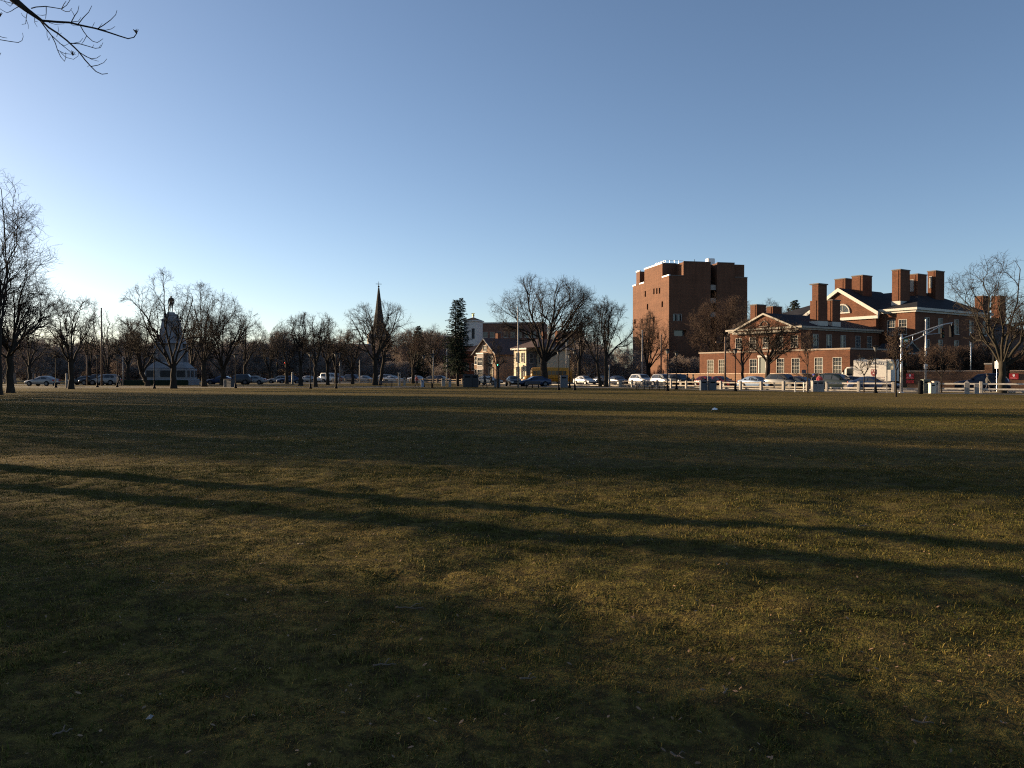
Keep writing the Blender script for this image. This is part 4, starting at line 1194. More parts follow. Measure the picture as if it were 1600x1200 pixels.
# --- brick tower
TA = math.atan2(-0.977, 0.215)
tower = tag(empty('brick_tower', (at(1045, 200), 200, 0), TA), 'tall windowless brown brick tower with notched corners and narrow slots', 'building')
TX, TY, Z1, Z2 = -25.0, 21.6, 26.6, 30.2
def tz(py, x=0.0, y=0.0): return zat(py, depth_of(tower, x, y))
runs = []; tops = []
for px, a, b, w in ((1008, 455, 464, 1.0), (1021.5, 451, 460, 0.9), (1026, 450.5, 459.5, 0.9), (1030.3, 450, 459, 0.9), (1011.5, 475, 484, 1.0), (1034.5, 471, 480, 1.0), (992, 499, 506, 1.1), (1003, 498, 505, 0.9), (1011.5, 498, 505, 0.9), (1021.5, 495, 504, 1.1), (1001, 522, 529, 1.0), (1028, 520, 529, 1.0)):
    x = local_px(tower, px, 0); tops.append((x - w / 2 - TX, x + w / 2 - TX, tz(b, x), tz(a, x)))
runs.append(((TX, 0), (0, 0), 0, Z1, tops))
s0, s1 = local_py(tower, 1110, 0), local_py(tower, 1120, 0)
eo = []
for pa, pb, ya, yb_ in ((1052, 1057, 501, 491), (1059, 1064, 501, 491)):
    eo.append((local_py(tower, pa, 0), local_py(tower, pb, 0), tz(ya), tz(yb_)))
big = (local_py(tower, 1053, 0), local_py(tower, 1072, 0), tz(525), tz(515.5))
tm = MB()
wall(tm, (TX, 0), (0, 0), 0, Z1, tops, 0.5)
wall(tm, (0, 0), (0, s0), 0, Z1, eo + [big], 1.2)
wall(tm, (0, s1), (0, TY), 0, Z1, [])
wall(tm, (0, s0), (-3.2, s0), 0, Z2, []); wall(tm, (-3.2, s0), (-3.2, s1), 0, Z2, []); wall(tm, (-3.2, s1), (0, s1), 0, Z2, [])
wall(tm, (0, TY), (TX, TY), 0, Z1, []); wall(tm, (TX, TY), (TX, 0), 0, Z1, [])
# upper storey with its corners cut back
nA, nB, nC = 3.6, 3.9, 1.7
n1 = 4.2
wall(tm, (TX + 2.6, 0.003), (TX + 5.2, 0.003), Z1, Z2, []); wall(tm, (TX + 5.2, 0), (TX + 5.2, 2.0), Z1, Z2, []); wall(tm, (TX + 5.2, 2.0), (TX + 8.6, 2.0), Z1, Z2, []); wall(tm, (TX + 8.6, 2.0), (TX + 8.6, 0), Z1, Z2, [])
wall(tm, (TX + 8.6, 0.003), (-n1, 0.003), Z1, Z2, []); wall(tm, (-n1, 0), (-n1, nB), Z1, Z2, []); wall(tm, (-n1, nB), (-0.003, nB), Z1, Z2, []); wall(tm, (-0.003, nB), (-0.003, s0), Z1, Z2, [])
wall(tm, (-0.003, s1), (-0.003, TY - 3.6), Z1, Z2, []); wall(tm, (-0.003, TY - 3.6), (-1.6, TY - 3.6), Z1, Z2, []); wall(tm, (-1.6, TY - 3.6), (-1.6, TY - 1.6), Z1, Z2, []); wall(tm, (-1.6, TY - 1.6), (-1.6, TY), Z1, Z2, []); wall(tm, (-1.6, TY), (TX + 2.6, TY), Z1, Z2, []); wall(tm, (TX + 2.6, TY), (TX + 2.6, 0), Z1, Z2, [])
# floors of the notches and the roof
for (a, b, c, d_, z) in ((TX, 0, 0, s0, Z1 - 0.02), (TX, -3.2, s0, s1, Z1 - 0.02), (TX, 0, s1, TY, Z1 - 0.02), (TX + 2.6, -n1, 2.0, s0, Z2 - 0.5), (-n1, 0, nB, s0, Z2 - 0.5), (TX + 2.6, -3.2, s0, s1, Z2 - 0.5), (TX + 2.6, -1.6, s1, TY, Z2 - 0.5)):
    tm.add([(a, c, z), (b, c, z), (b, d_, z), (a, d_, z)], [(0, 1, 2, 3)])
tm.build('wall', BRICK2, tower)
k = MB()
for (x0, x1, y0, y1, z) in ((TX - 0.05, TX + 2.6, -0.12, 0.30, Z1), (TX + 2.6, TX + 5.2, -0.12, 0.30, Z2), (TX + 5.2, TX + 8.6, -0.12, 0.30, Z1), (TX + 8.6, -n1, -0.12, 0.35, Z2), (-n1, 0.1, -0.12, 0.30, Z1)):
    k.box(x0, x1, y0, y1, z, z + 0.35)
k.build('lit_coping', WHITEPAINT, tower)  # coping coloured white on the sunlit side, light put into the colour
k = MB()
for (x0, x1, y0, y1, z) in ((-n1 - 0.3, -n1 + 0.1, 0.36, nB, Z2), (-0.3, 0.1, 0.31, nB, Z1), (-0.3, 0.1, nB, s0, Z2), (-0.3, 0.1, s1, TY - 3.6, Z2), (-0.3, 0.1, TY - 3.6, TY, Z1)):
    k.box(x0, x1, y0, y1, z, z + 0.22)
k.build('shaded_coping', mat('dark_stone', (0.10, 0.085, 0.075)), tower)  # coping coloured dark on the side away from the sun, painted shade
for (a, b, c, e) in tops:
    MB().box(TX + a + 0.02, TX + b - 0.02, 0.44, 0.5, c + 0.02, e - 0.02).build('window', GLASS, tower)
for (a, b, c, e) in eo: 
    o = MB().box(-0.50, -0.44, a + 0.02, b - 0.02, c + 0.02, e - 0.02).build('window', GLASS, tower)
    MB().box(-0.4, 0.06, a - 0.12, a, c - 0.1, e + 0.1).box(-0.4, 0.06, b, b + 0.12, c - 0.1, e + 0.1).box(-0.4, 0.06, a, b, e, e + 0.12).build('surround', CONCRETE, o)
MB().box(-1.2, -1.14, big[0], big[1], big[2], big[3]).build('loggia', GLASS, tower)
for py in (443, 464, 486):
    z = tz(py); MB().box(-3.1, -0.5, s0 + 0.02, s1 - 0.02, z - 1.3, z).build('balcony', CONCRETE, tower)
MB().box(-3.19, -3.12, s0 + 0.05, s1 - 0.05, 2, Z2 - 1.5).build('stair_glazing', GLASS, tower)
MB().bbox(-5.2, -3.4, s0 + 1.0, s0 + 2.9, Z2 - 0.5, Z2 + 1.7, 0.1).build('roof_vent', WHITEPAINT, tower)
k = MB()
for x in np.linspace(TX + 14, -n1 - 0.5, 7): k.tube([(x, 1.0, Z2 - 0.4), (x, 1.0, Z2 + 1.0)], 0.04, 5)
for z in (0.5, 1.0): k.tube([(TX + 14, 1.0, Z2 + z), (-n1 - 0.5, 1.0, Z2 + z)], 0.04, 5)
for y in np.linspace(1.0, 6.0, 5): k.tube([(-n1 - 0.5, y, Z2 - 0.4), (-n1 - 0.5, y, Z2 + 1.0)], 0.04, 5)
k.tube([(-n1 - 0.5, 1.0, Z2 + 1), (-n1 - 0.5, 6.0, Z2 + 1)], 0.04, 5)
k.build('roof_railing', GALV, tower)
MB().tube([(-3, s0 - 3, Z2 - 0.4), (-3, s0 - 3, Z2 + 1.2)], 0.07, 6).build('antenna', BLACKMETAL, tower)

# --- church with stone spire
DC = 300.0
church = tag(empty('stone_church', (at(592, DC), DC, 0), R(14)), 'rough stone church with slender spire behind the bare trees', 'building')
u = DC / FPX
zs, zm = zat(513, DC), zat(523, DC)
m = MB(); hw = 17 * u
wall(m, (-hw, -hw), (hw, -hw), 0, zm, [(-1.1 + hw, 1.1 + hw, zat(545, DC), zat(528, DC))], 0.6)
wall(m, (hw, -hw), (hw, hw), 0, zm, []); wall(m, (hw, hw), (-hw, hw), 0, zm, []); wall(m, (-hw, hw), (-hw, -hw), 0, zm, [])
m.build('tower', STONE, church)
MB().box(-1.1, 1.1, -hw + 0.5, -hw + 0.6, zat(545, DC), zat(528, DC)).build('louvre', mat('dark_louvre', (0.03, 0.03, 0.03)), church)
m = MB(); pr = []
h2 = 9.3 * u
for (a, z) in ((hw + 0.15, zm), (h2, zs), (h2 * 0.62, zat(490, DC)), (0.28, zat(450, DC))):
    pr.append([(a * math.cos(math.pi / 8 + k * math.pi / 4) * (1.08 if a > 1 else 1), a * math.sin(math.pi / 8 + k * math.pi / 4) * (1.08 if a > 1 else 1), z) for k in range(8)])
vv = [p for r_ in pr for p in r_]
ff = [(i * 8 + j, i * 8 + (j + 1) % 8, (i + 1) * 8 + (j + 1) % 8, (i + 1) * 8 + j) for i in range(3) for j in range(8)]
m.add(vv, ff); sp = m.build('spire', mat('spire_slate', (0.022, 0.020, 0.019), 0.85, var=0.3, scale=0.5), church)
MB().tube([(0, 0, zat(451, DC)), (0, 0, zat(440, DC))], [0.16, 0.06], 6).tube([(-1.1, 0, zat(444, DC)), (1.1, 0, zat(444, DC))], 0.10, 5).sphere((0, 0, zat(448, DC)), 0.35).build('weathervane', BLACKMETAL, sp)
m = MB(); m.extrude_y([(-7, 0), (7, 0), (7, 8), (0, 15.5), (-7, 8)], hw, hw + 28); nv = m.build('nave', STONE, church)
m = MB(); m.add([(sg * 7.4, y, 7.8) for sg in (-1, 1) for y in (hw - 0.3, hw + 28.3)] + [(0, hw - 0.3, 15.8), (0, hw + 28.3, 15.8)], [(0, 4, 5, 1), (2, 3, 5, 4)]); m.build('nave_roof', SLATE, church)

# --- white belfry over a red roof
DB = 205.0
bel = tag(empty('white_belfry', (at(739.5, DB), DB, 0), R(-22)), 'white wooden belfry with gilded finial and arched opening', 'building')
bh = 1.85
m = MB(); zt0, zt1 = zat(541, DB), zat(503, DB)
wall(m, (-bh, -bh), (bh, -bh), zt0, zt1, [(bh + 0.35, bh + 1.25, zat(530, DB), zat(514, DB))], 0.25)
wall(m, (bh, -bh), (bh, bh), zt0, zt1, []); wall(m, (bh, bh), (-bh, bh), zt0, zt1, []); wall(m, (-bh, bh), (-bh, -bh), zt0, zt1, [(1.2, 2.4, zat(532, DB), zat(514, DB))], 0.25)
m.build('bell_stage', BLUEGREY, bel)
MB().box(0.33, 1.27, -bh + 0.2, -bh + 0.26, zat(530.2, DB), zat(514, DB)).box(-bh + 0.2, -bh + 0.26, -0.6, 0.6, zat(532, DB), zat(514, DB)).build('louvre', mat('dark_louvre', (0.03, 0.03, 0.03)), bel)
m = MB(); m.box(-bh - 0.3, bh + 0.3, -bh - 0.3, bh + 0.3, zt1 + 0.002, zt1 + 0.3); m.build('cornice', BLUEGREY, bel)
m = MB(); m.add([(-bh - .2, -bh - .2, zt1 + .302), (bh + .2, -bh - .2, zt1 + .302), (bh + .2, bh + .2, zt1 + .302), (-bh - .2, bh + .2, zt1 + .302), (0, 0, zt1 + 1.2)], [(0, 1, 4), (1, 2, 4), (2, 3, 4), (3, 0, 4)]); m.build('cap_roof', SLATE, bel)
MB().tube([(0, 0, zt1 + 1.0), (0, 0, zat(489, DB))], [0.09, 0.04], 6).sphere((0, 0, zat(493, DB)), 0.33).box(-0.5, 0.4, -0.03, 0.03, zat(491, DB), zat(489.5, DB)).build('finial', GOLD, bel)
MB().sphere((0, 0, zt1 + 1.2), 0.32).build('finial_base', WHITEPAINT, bel)
m = MB(); m.box(-bh - 0.25, bh + 0.25, -bh - 0.25, bh + 0.25, 0, zt0 - 0.003); m.build('tower_base', BRICK, bel)
m = MB(); m.extrude_y([(-6, 0), (6, 0), (6, 6.5), (0, 10), (-6, 6.5)], 2.2, 22); m.build('nave', BRICK, bel)

# --- brown brick townhouse with steep gable
DT = 172.0
th = tag(empty('gabled_townhouse', (at(741, DT), DT, 0), R(-50)), 'tan brick townhouse with steep front gable beside the spruce', 'house')
w = local_px(th, 775, 0); ev, apx = zat(553, DT), zat(531, DT - 2)
m = MB()
m.add([(0, 0, 0), (w, 0, 0), (w, 0, ev), (w / 2, 0, apx), (0, 0, ev), (0, 9, 0), (w, 9, 0), (w, 9, ev), (w / 2, 9, apx), (0, 9, ev)], [(0, 1, 2, 3, 4), (1, 6, 7, 2), (6, 5, 9, 8, 7), (5, 0, 4, 9)])
wl = m.build('wall', BRICKPALE, th)
b0, b1 = w * 0.28, w * 0.58
m = MB(); m.box(b0, b1, -0.9, -0.003, 0, ev - 0.1); bay = m.build('bay', mat('brown_panel', (0.16, 0.12, 0.10), 0.7), th)
MB().box(b0 - 0.15, b1 + 0.15, -1.05, -0.002, ev - 0.098, ev + 0.15).build('bay_roof', TRIM, bay)
def flat_window(parent, p0, p1, u0, u1, z0, z1, cols=2, rows=3, name='window', fm=None):
    return window(parent, p0, p1, (u0, u1, z0, z1), depth=0.05, proud=0.06, cols=cols, rows=rows, name=name, framem=fm)
for (u0, u1, z0, z1) in ((0.15, w * 0.22, 3.9, 5.6), (0.15, w * 0.22, 1.0, 2.9), (w * 0.66, w * 0.88, 0.9, 3.3), (w * 0.66, w * 0.86, 4.1, 5.6), (w * 0.42, w * 0.58, 6.7, 7.9)):
    flat_window(th, (0, -0.035), (w, -0.035), u0, u1, z0, z1)
for (z0, z1) in ((3.6, 5.3), (0.8, 2.8)):
    flat_window(th, (0, -0.935), (w, -0.935), b0 + 0.25, b1 - 0.25, z0, z1)
m = MB()
for sg, xa in ((-1, -0.4), (1, w + 0.4)):
    m.add([(xa, -0.45, ev - 0.35), (xa, 9.4, ev - 0.35), (w / 2, 9.4, apx + 0.1), (w / 2, -0.45, apx + 0.1), (xa, -0.45, ev - 0.15), (xa, 9.4, ev - 0.15), (w / 2, 9.4, apx + 0.34), (w / 2, -0.45, apx + 0.34)],
          [(0, 1, 2, 3), (4, 7, 6, 5), (0, 3, 7, 4), (0, 4, 5, 1), (1, 5, 6, 2)])
m.build('roof', SHINGLE, th)
m = MB(); m.tube([(-0.42, -0.5, ev - 0.3), (w / 2, -0.5, apx + 0.2), (w + 0.42, -0.5, ev - 0.3)], 0.12, 5); m.build('bargeboard', TRIM, th)
MB().box(w * 0.15, w * 0.15 + 0.8, 5, 5.9, ev, apx + 1.6).build('chimney', BRICK, th)
# its red side range
rs = tag(empty('red_side_range', (at(731, DT + 5), DT + 5, 0), R(-10)), 'low dark red range between the spruce and the gabled townhouse', 'house')
MB().box(-1.0, 3.6, 0, 7, 0, zat(549, DT + 5)).build('wall', BRICK, rs)
m = MB(); m.add([(-1.3, -0.3, zat(549, DT + 5)), (3.9, -0.3, zat(549, DT + 5)), (3.9, 7.3, zat(549, DT + 5)), (-1.3, 7.3, zat(549, DT + 5)), (1.3, 3.5, zat(538, DT + 5))], [(0, 1, 4), (1, 2, 4), (2, 3, 4), (3, 0, 4)]); m.build('roof', SHINGLE, rs)
for u0 in (0.2, 1.9): flat_window(rs, (-1, -0.035), (3.6, -0.035), u0, u0 + 1.1, 2.6, 4.2)
# grey link building between the houses
lk = tag(empty('dark_link_building', (at(776, DT + 12), DT + 12, 0), R(-25)), 'dark two storey building between the townhouse and the cream house', 'house')
MB().box(0, 7.5, 0, 9, 0, zat(552, DT + 12)).build('wall', mat('dark_brown_brick', (0.13, 0.095, 0.075), 0.85, var=0.25, scale=2), lk)
MB().box(-0.2, 7.7, -0.2, 9.2, zat(552, DT + 12) + 0.002, zat(550.5, DT + 12)).build('cornice', CONCRETE, lk)
for u0 in (0.8, 2.8, 4.9):
    for z0 in (1.0, 4.0): flat_window(lk, (0, -0.035), (7.5, -0.035), u0, u0 + 1.1, z0, z0 + 1.7)

# --- cream house with hipped roof
DH = 150.0
ch = tag(empty('cream_house', (at(803, DH), DH, 0), R(-50)), 'cream house with hipped roof left of the elm trunk', 'house')
w1 = local_px(ch, 822, 0); ez = zat(547, DH)
m = MB(); m.box(0, w1, 0, 8.0, 0, ez); m.build('wall', CREAM, ch)
py_ = local_py(ch, 836, w1)
m = MB(); m.box(w1 + 0.003, w1 + 3.4, 2.6, 8.0, 0, ez); m.build('wing', CREAM, ch)
MB().box(w1 + 0.004, w1 + 0.12, 0.05, 2.59, 0.2, ez - 0.3).build('shade_cladding', SHADECLAP, ch)  # grey sheet painted as the shade on this return wall
hz = ez + 0.35; xe = w1 + 3.9
m = MB(); m.box(-0.5, w1 + 0.6, -0.5, 8.5, ez + 0.002, hz); m.box(w1 + 0.603, xe, 2.1, 8.5, ez + 0.002, hz - 0.005); m.build('eaves', TRIM, ch)
zt = zat(530, DH)
m = MB(); m.add([(-0.6, -0.6, hz + .003), (xe, -0.6, hz + .003), (xe, 8.6, hz + .003), (-0.6, 8.6, hz + .003), (xe * .42, 3.2, zt), (xe * .62, 5.2, zt)], [(0, 1, 4), (1, 2, 5, 4), (2, 3, 5), (3, 0, 4, 5), (0, 3, 2, 1)]); m.build('roof', SHINGLE, ch)
nw = 2
for i in range(2):
    u0 = w1 * (0.2 + 0.42 * i)
    flat_window(ch, (0, -0.035), (w1, -0.035), u0, u0 + w1 * 0.22, 4.0, 5.8); flat_window(ch, (0, -0.035), (w1, -0.035), u0, u0 + w1 * 0.22, 0.9, 3.2)
for (u0, z0, z1) in ((0.5, 3.9, 5.6), (2.0, 3.9, 5.6), (0.5, 0.9, 3.0)):
    flat_window(ch, (w1 + 0.2, 2.565), (w1 + 3.4, 2.565), u0, u0 + 0.9, z0, z1)
flat_window(ch, (w1 + 0.155, 0), (w1 + 0.155, 2.6), 0.6, 1.6, 3.8, 5.6); flat_window(ch, (w1 + 0.155, 0), (w1 + 0.155, 2.6), 0.6, 1.6, 0.9, 3.0)
for x in (xe * .3, xe * .8): MB().box(x, x + 0.7, 5, 5.8, zt - 1.2, zt + 1.5).build('chimney', BRICK, ch)

# --- big brick blocks far behind
def block(name, label, px0, px1, D, ptop, rz, dep, mat_, cols, rows, w=1.3, h=1.7):
    o = tag(empty(name, (at(px0, D), D, 0), rz), label, 'building', 'brick blocks far behind the houses')
    x1 = local_px(o, px1, 0); H = zat(ptop, D)
    ops = [((i + 0.5) * x1 / cols - w / 2, (i + 0.5) * x1 / cols + w / 2, 1.2 + (H - 1.5) / rows * j, 1.2 + (H - 1.5) / rows * j + h) for i in range(cols) for j in range(rows)]
    walls_windows(o, mat_, [((0, 0), (x1, 0), 0, H, ops), ((x1, 0), (x1, dep), 0, H, []), ((x1, dep), (0, dep), 0, H, []), ((0, dep), (0, 0), 0, H, [])], cols=2, rows=2)
    MB().box(-0.2, x1 + 0.2, -0.2, dep + 0.2, H + 0.002, H + 0.4).build('parapet', CONCRETE, o)
    return o
DARKBRICK = brick_mat('brick_dark', (0.17, 0.095, 0.07), (0.14, 0.08, 0.06), (0.16, 0.12, 0.10))
block('brick_block', 'long brown brick block behind the houses and the elm', 753, 850, 235, 506, R(-6), 14, DARKBRICK, 9, 4)
block('brick_block', 'brown brick gable end behind the elm, left of the brick tower', 868, 912, 225, 520, R(-6), 14, DARKBRICK, 4, 4)
block('brick_block', 'small flat topped brick block left of the spruce', 683, 700, 240, 527, R(-10), 10, BRICK, 2, 4)
block('brick_block', 'long low dark block behind the trees left of the church', 520, 578, 270, 539, R(4), 14, DARKBRICK, 8, 3)
block('brick_block', 'dim flat roofed block behind the trees left of the dark hut', 86, 210, 290, 545, R(4), 14, DARKBRICK, 12, 3)
block('brick_block', 'pale block just above the trees beyond the traffic lights', 432, 447, 280, 531, R(4), 10, CONCRETE, 2, 3)

# --- memorial
DM = 128.0
mem = tag(empty('stone_memorial', (at(268, DM), DM, 0), R(8)), 'tall tapering granite memorial crowned by a standing statue', 'monument')
def mz(py): return zat(py, DM)
uu = DM / FPX
m = MB(); m.bbox(-34 * uu, 34 * uu, -34 * uu, 34 * uu, 0, mz(592), 0.1); m.bbox(-31 * uu, 31 * uu, -31 * uu, 31 * uu, mz(592), mz(576), 0.08); m.build('plinth', MEMORIAL, mem)
m = MB()
for sx in (-1, 1):
    for sy in (-1, 1): m.box(sx * 17 * uu - 0.32, sx * 17 * uu + 0.32, sy * 17 * uu - 0.32, sy * 17 * uu + 0.32, mz(571), mz(537))
m.build('pier', MEMORIAL, mem)
def pyr(m, a, z0, b, z1): m.add([(-a, -a, z0), (a, -a, z0), (a, a, z0), (-a, a, z0), (-b, -b, z1), (b, -b, z1), (b, b, z1), (-b, b, z1)], [(0, 3, 2, 1), (4, 5, 6, 7), (0, 1, 5, 4), (1, 2, 6, 5), (2, 3, 7, 6), (3, 0, 4, 7)])
m = MB(); pyr(m, 28 * uu, mz(575), 20 * uu, mz(566)); pyr(m, 15 * uu, mz(566), 14 * uu, mz(537)); pyr(m, 20 * uu, mz(537), 18 * uu, mz(533)); pyr(m, 18 * uu, mz(534), 15 * uu, mz(524)); pyr(m, 14 * uu, mz(524), 11 * uu, mz(502)); pyr(m, 12 * uu, mz(502), 11 * uu, mz(499)); pyr(m, 9.5 * uu, mz(499), 8 * uu, mz(491)); pyr(m, 5 * uu, mz(491), 4.5 * uu, mz(488))
m.build('shaft', MEMORIAL, mem)
# figure on top, one mesh
def figure(name, base, H, parent, mat_, pose='stand', **kw):
    h = H / 1.75
    J = {'pel': (0, 0, .95), 'ch': (0, 0, 1.28), 'nk': (0, 0, 1.47), 'hd': (0, -.015, 1.60), 'tp': (0, -.01, 1.72),
         'lh': (.10, 0, .90), 'lk': (.11, -.02, .50), 'la': (.11, .01, .09), 'lt': (.12, -.15, .035), 'rh': (-.10, 0, .90), 'rk': (-.11, -.02, .50), 'ra': (-.11, .01, .09), 'rt': (-.12, -.15, .035),
         'ls': (.19, 0, 1.41), 'le': (.26, .02, 1.13), 'lw': (.25, -.06, .88), 'lf': (.25, -.09, .79), 'rs': (-.19, 0, 1.41), 're': (-.26, .02, 1.13), 'rw': (-.25, -.06, .88), 'rf': (-.25, -.09, .79)}
    if pose == 'walk':
        J.update({'lk': (.11, -.16, .52), 'la': (.11, -.22, .11), 'lt': (.11, -.37, .06), 'rk': (-.11, .06, .50), 'ra': (-.11, .27, .14), 'rt': (-.11, .16, .035), 'le': (.25, .12, 1.15), 'lw': (.24, .10, .90), 'lf': (.24, .08, .82), 're': (-.25, -.10, 1.15), 'rw': (-.22, -.24, .95), 'rf': (-.21, -.30, .88)})
    rad = {'pel': .155, 'ch': .165, 'nk': .065, 'hd': .10, 'tp': .075, 'lh': .095, 'lk': .065, 'la': .048, 'lt': .035, 'rh': .095, 'rk': .065, 'ra': .048, 'rt': .035, 'ls': .075, 'le': .055, 'lw': .04, 'lf': .035, 'rs': .075, 're': .055, 'rw': .04, 'rf': .035}
    if kw.get('coat'):
        rad.update({'pel': .19, 'ch': .19, 'lh': .13, 'rh': .13, 'le': .07, 're': .07})
    names = list(J); ix = {n: i for i, n in enumerate(names)}
    E = [('pel', 'ch'), ('ch', 'nk'), ('nk', 'hd'), ('hd', 'tp'), ('pel', 'lh'), ('lh', 'lk'), ('lk', 'la'), ('la', 'lt'), ('pel', 'rh'), ('rh', 'rk'), ('rk', 'ra'), ('ra', 'rt'), ('ch', 'ls'), ('ls', 'le'), ('le', 'lw'), ('lw', 'lf'), ('ch', 'rs'), ('rs', 're'), ('re', 'rw'), ('rw', 'rf')]
    me = bpy.data.meshes.new(name)
    me.from_pydata([tuple(c * h for c in J[n]) for n in names], [(ix[a], ix[b]) for a, b in E], [])
    me.materials.append(mat_)
    o = link(bpy.data.objects.new(name, me), parent)
    o.location = base
    md = o.modifiers.new('skin', 'SKIN'); 
    if not me.skin_vertices: 
        bpy.context.view_layer.objects.active = o
    sv = me.skin_vertices[0].data if me.skin_vertices else None
    if sv:
        for n in names:
            sv[ix[n]].radius = (rad[n] * h, rad[n] * h * (0.72 if n in ('pel', 'ch') else 1)); sv[ix[n]].use_root = (n == 'pel')
    s2 = o.modifiers.new('sub', 'SUBSURF'); s2.levels = 1; s2.render_levels = 1
    return o
figure('statue', (0, 0, mz(488)), mz(461.5) - mz(488), mem, BRONZE, coat=True)
for i in range(4):
    for s in range(3):
        x = (-22 + s * 22) * uu; w2 = 0.62 if s != 1 else 0.8
        m = MB(); m.box(x - w2, x + w2, -31 * uu - 0.06, -31 * uu - 0.004, mz(589), mz(579)); o = m.build('tablet', BRONZE, mem); o.rotation_euler = (0, 0, i * math.pi / 2)
m = MB(); m.tube([(-0.3, -11 * uu, mz(560)), (0.1, -11 * uu, mz(545))], 0.35, 8); m.build('niche_figure', BRONZE, mem)
hd = tag(MB().bbox(-60 * uu, 42 * uu, -40 * uu, -37 * uu, 0, mz(593.5), 0.12).build('clipped_hedge', NEEDLE), 'low dark clipped hedge before the stone memorial', 'hedge'); hd.location = (at(268, DM), DM, 0)
# ------------------------------------------------------------------ street furniture
def street_pos(px, off):
    ln = offset(FENCE, off)
    k = (px - 800) / FPX
    for i in range(len(ln) - 1):
        a, b = ln[i], ln[i + 1]
        fa = a.x - k * a.y; fb = b.x - k * b.y
        if fa * fb <= 0 and a.y > 0 and fa != fb:
            t_ = fa / (fa - fb); p = a + (b - a) * t_; d = (b - a).normalized()
            return p, math.atan2(d.y, d.x)
    raise ValueError(px)

# --- post and rail fences
def fence(name, label, px0, px1, off, step, ph, pw, railm, postm, group=None):
    pa, _ = street_pos(px0, off); pb, _ = street_pos(px1, off)
    ln = offset(FENCE, off)
    # resample between the two ends
    seg = [p for p in ln if min(pa.y, pb.y) <= p.y <= max(pa.y, pb.y)]
    near, far = (pa, pb) if pa.y < pb.y else (pb, pa)
    pts = [near] + [p for p in seg if near.y + 0.3 < p.y < far.y - 0.3] + [far]
    L_ = [0.0]
    for i in range(1, len(pts)): L_.append(L_[-1] + (pts[i] - pts[i - 1]).length)
    n = max(1, round(L_[-1] / step))
    P = []
    for k in range(n + 1):
        s = L_[-1] * k / n
        i = max(j for j in range(len(L_)) if L_[j] <= s + 1e-6); i = min(i, len(pts) - 2)
        t_ = (s - L_[i]) / max(L_[i + 1] - L_[i], 1e-6); P.append(pts[i] + (pts[i + 1] - pts[i]) * t_)
    root = tag(empty(name, (P[0].x, P[0].y, 0)), label, 'fence', group)
    O = P[0]
    rr = random.Random(len(P))
    pm = MB().bbox(-pw / 2, pw / 2, -pw / 2, pw / 2, -0.2, ph, 0.03)
    post0 = None
    for i, p in enumerate(P):
        if post0 is None: o = post0 = pm.build('post', postm, root)
        else: o = link(post0.copy(), root)
        d = (P[min(i + 1, n)] - P[max(i - 1, 0)]).normalized()
        o.location = (p.x - O.x, p.y - O.y, rr.uniform(-0.04, 0.03)); o.rotation_euler = (rr.uniform(-.015, .015), rr.uniform(-.015, .015), math.atan2(d.y, d.x))
    for i in range(n):
        a, b = P[i] - O, P[i + 1] - O
        d = (b - a); le = d.length; d.normalize()
        for z in (ph * 0.36, ph * 0.80):
            m = MB(); m.bbox(pw / 2, le - pw / 2, -0.05, 0.05, z - 0.07, z + 0.07, 0.012)
            o = m.build('rail', railm, root); o.location = (a.x, a.y, rr.uniform(-.02, .02)); o.rotation_euler = (0, 0, math.atan2(d.y, d.x))
    return root
fence('post_and_rail_fence', 'granite post fence with white rails behind the right edge tree', 1680, 1466, 0.0, 3.2, 1.0, 0.26, WOODRAIL, GRANITE, 'fences along the street')
fence('post_and_rail_fence', 'granite post fence with white rails before the parked cars and truck', 1396, 1292, 0.0, 2.7, 0.98, 0.26, WOODRAIL, GRANITE, 'fences along the street')
fence('post_and_rail_fence', 'granite post fence with pale rails running from the cabinet towards the elm', 1262, 952, 0.0, 2.8, 0.96, 0.27, RAILDIM, GRANITE, 'fences along the street')
fence('post_and_rail_fence', 'low brown wooden fence in front of the far line of cars', 722, 520, 0.5, 3.2, 0.95, 0.22, WOODGREY, WOODGREY, 'fences along the street')

# --- low brick walls across the street
def low_wall(label, px0, px1, off, H, matw=BRICKTAN, piers=()):
    pa, _ = street_pos(px0, off); pb, _ = street_pos(px1, off)
    d = pb - pa; le = d.length
    root = tag(empty('low_brick_wall', (pa.x, pa.y, 0), math.atan2(d.y, d.x)), label, 'wall', 'low brick walls across the street')
    m = MB(); m.box(0, le, -0.2, 0.2, -0.1, H); m.build('wall', matw, root)
    m = MB(); x = 0.0
    while x < le - 0.1:
        x2 = min(x + 1.2, le); m.bbox(x + 0.006, x2 - 0.006, -0.27, 0.27, H + 0.002, H + 0.11, 0.02); x = x2
    m.build('coping', mat('wall_coping', (0.34, 0.25, 0.18), 0.85), root)
    for u_ in piers:
        m = MB(); m.bbox(u_ * le - 0.35, u_ * le + 0.35, -0.36, 0.36, -0.1, H + 0.75, 0.02); o = m.build('pier', matw, root)
        MB().bbox(u_ * le - 0.42, u_ * le + 0.42, -0.43, 0.43, H + 0.752, H + 0.9, 0.03).build('pier_cap', CONCRETE, o)
    return root
low_wall('low tan brick wall in front of the brick hall', 1342, 1040, 19.2, 1.75)
wr = low_wall('low tan brick wall with pier before the russet shrubs', 1548, 1418, 19.2, 2.0, piers=(0.02,))
we = low_wall('low tan brick wall at the right edge carrying a red sign', 1680, 1578, 19.2, 2.0)
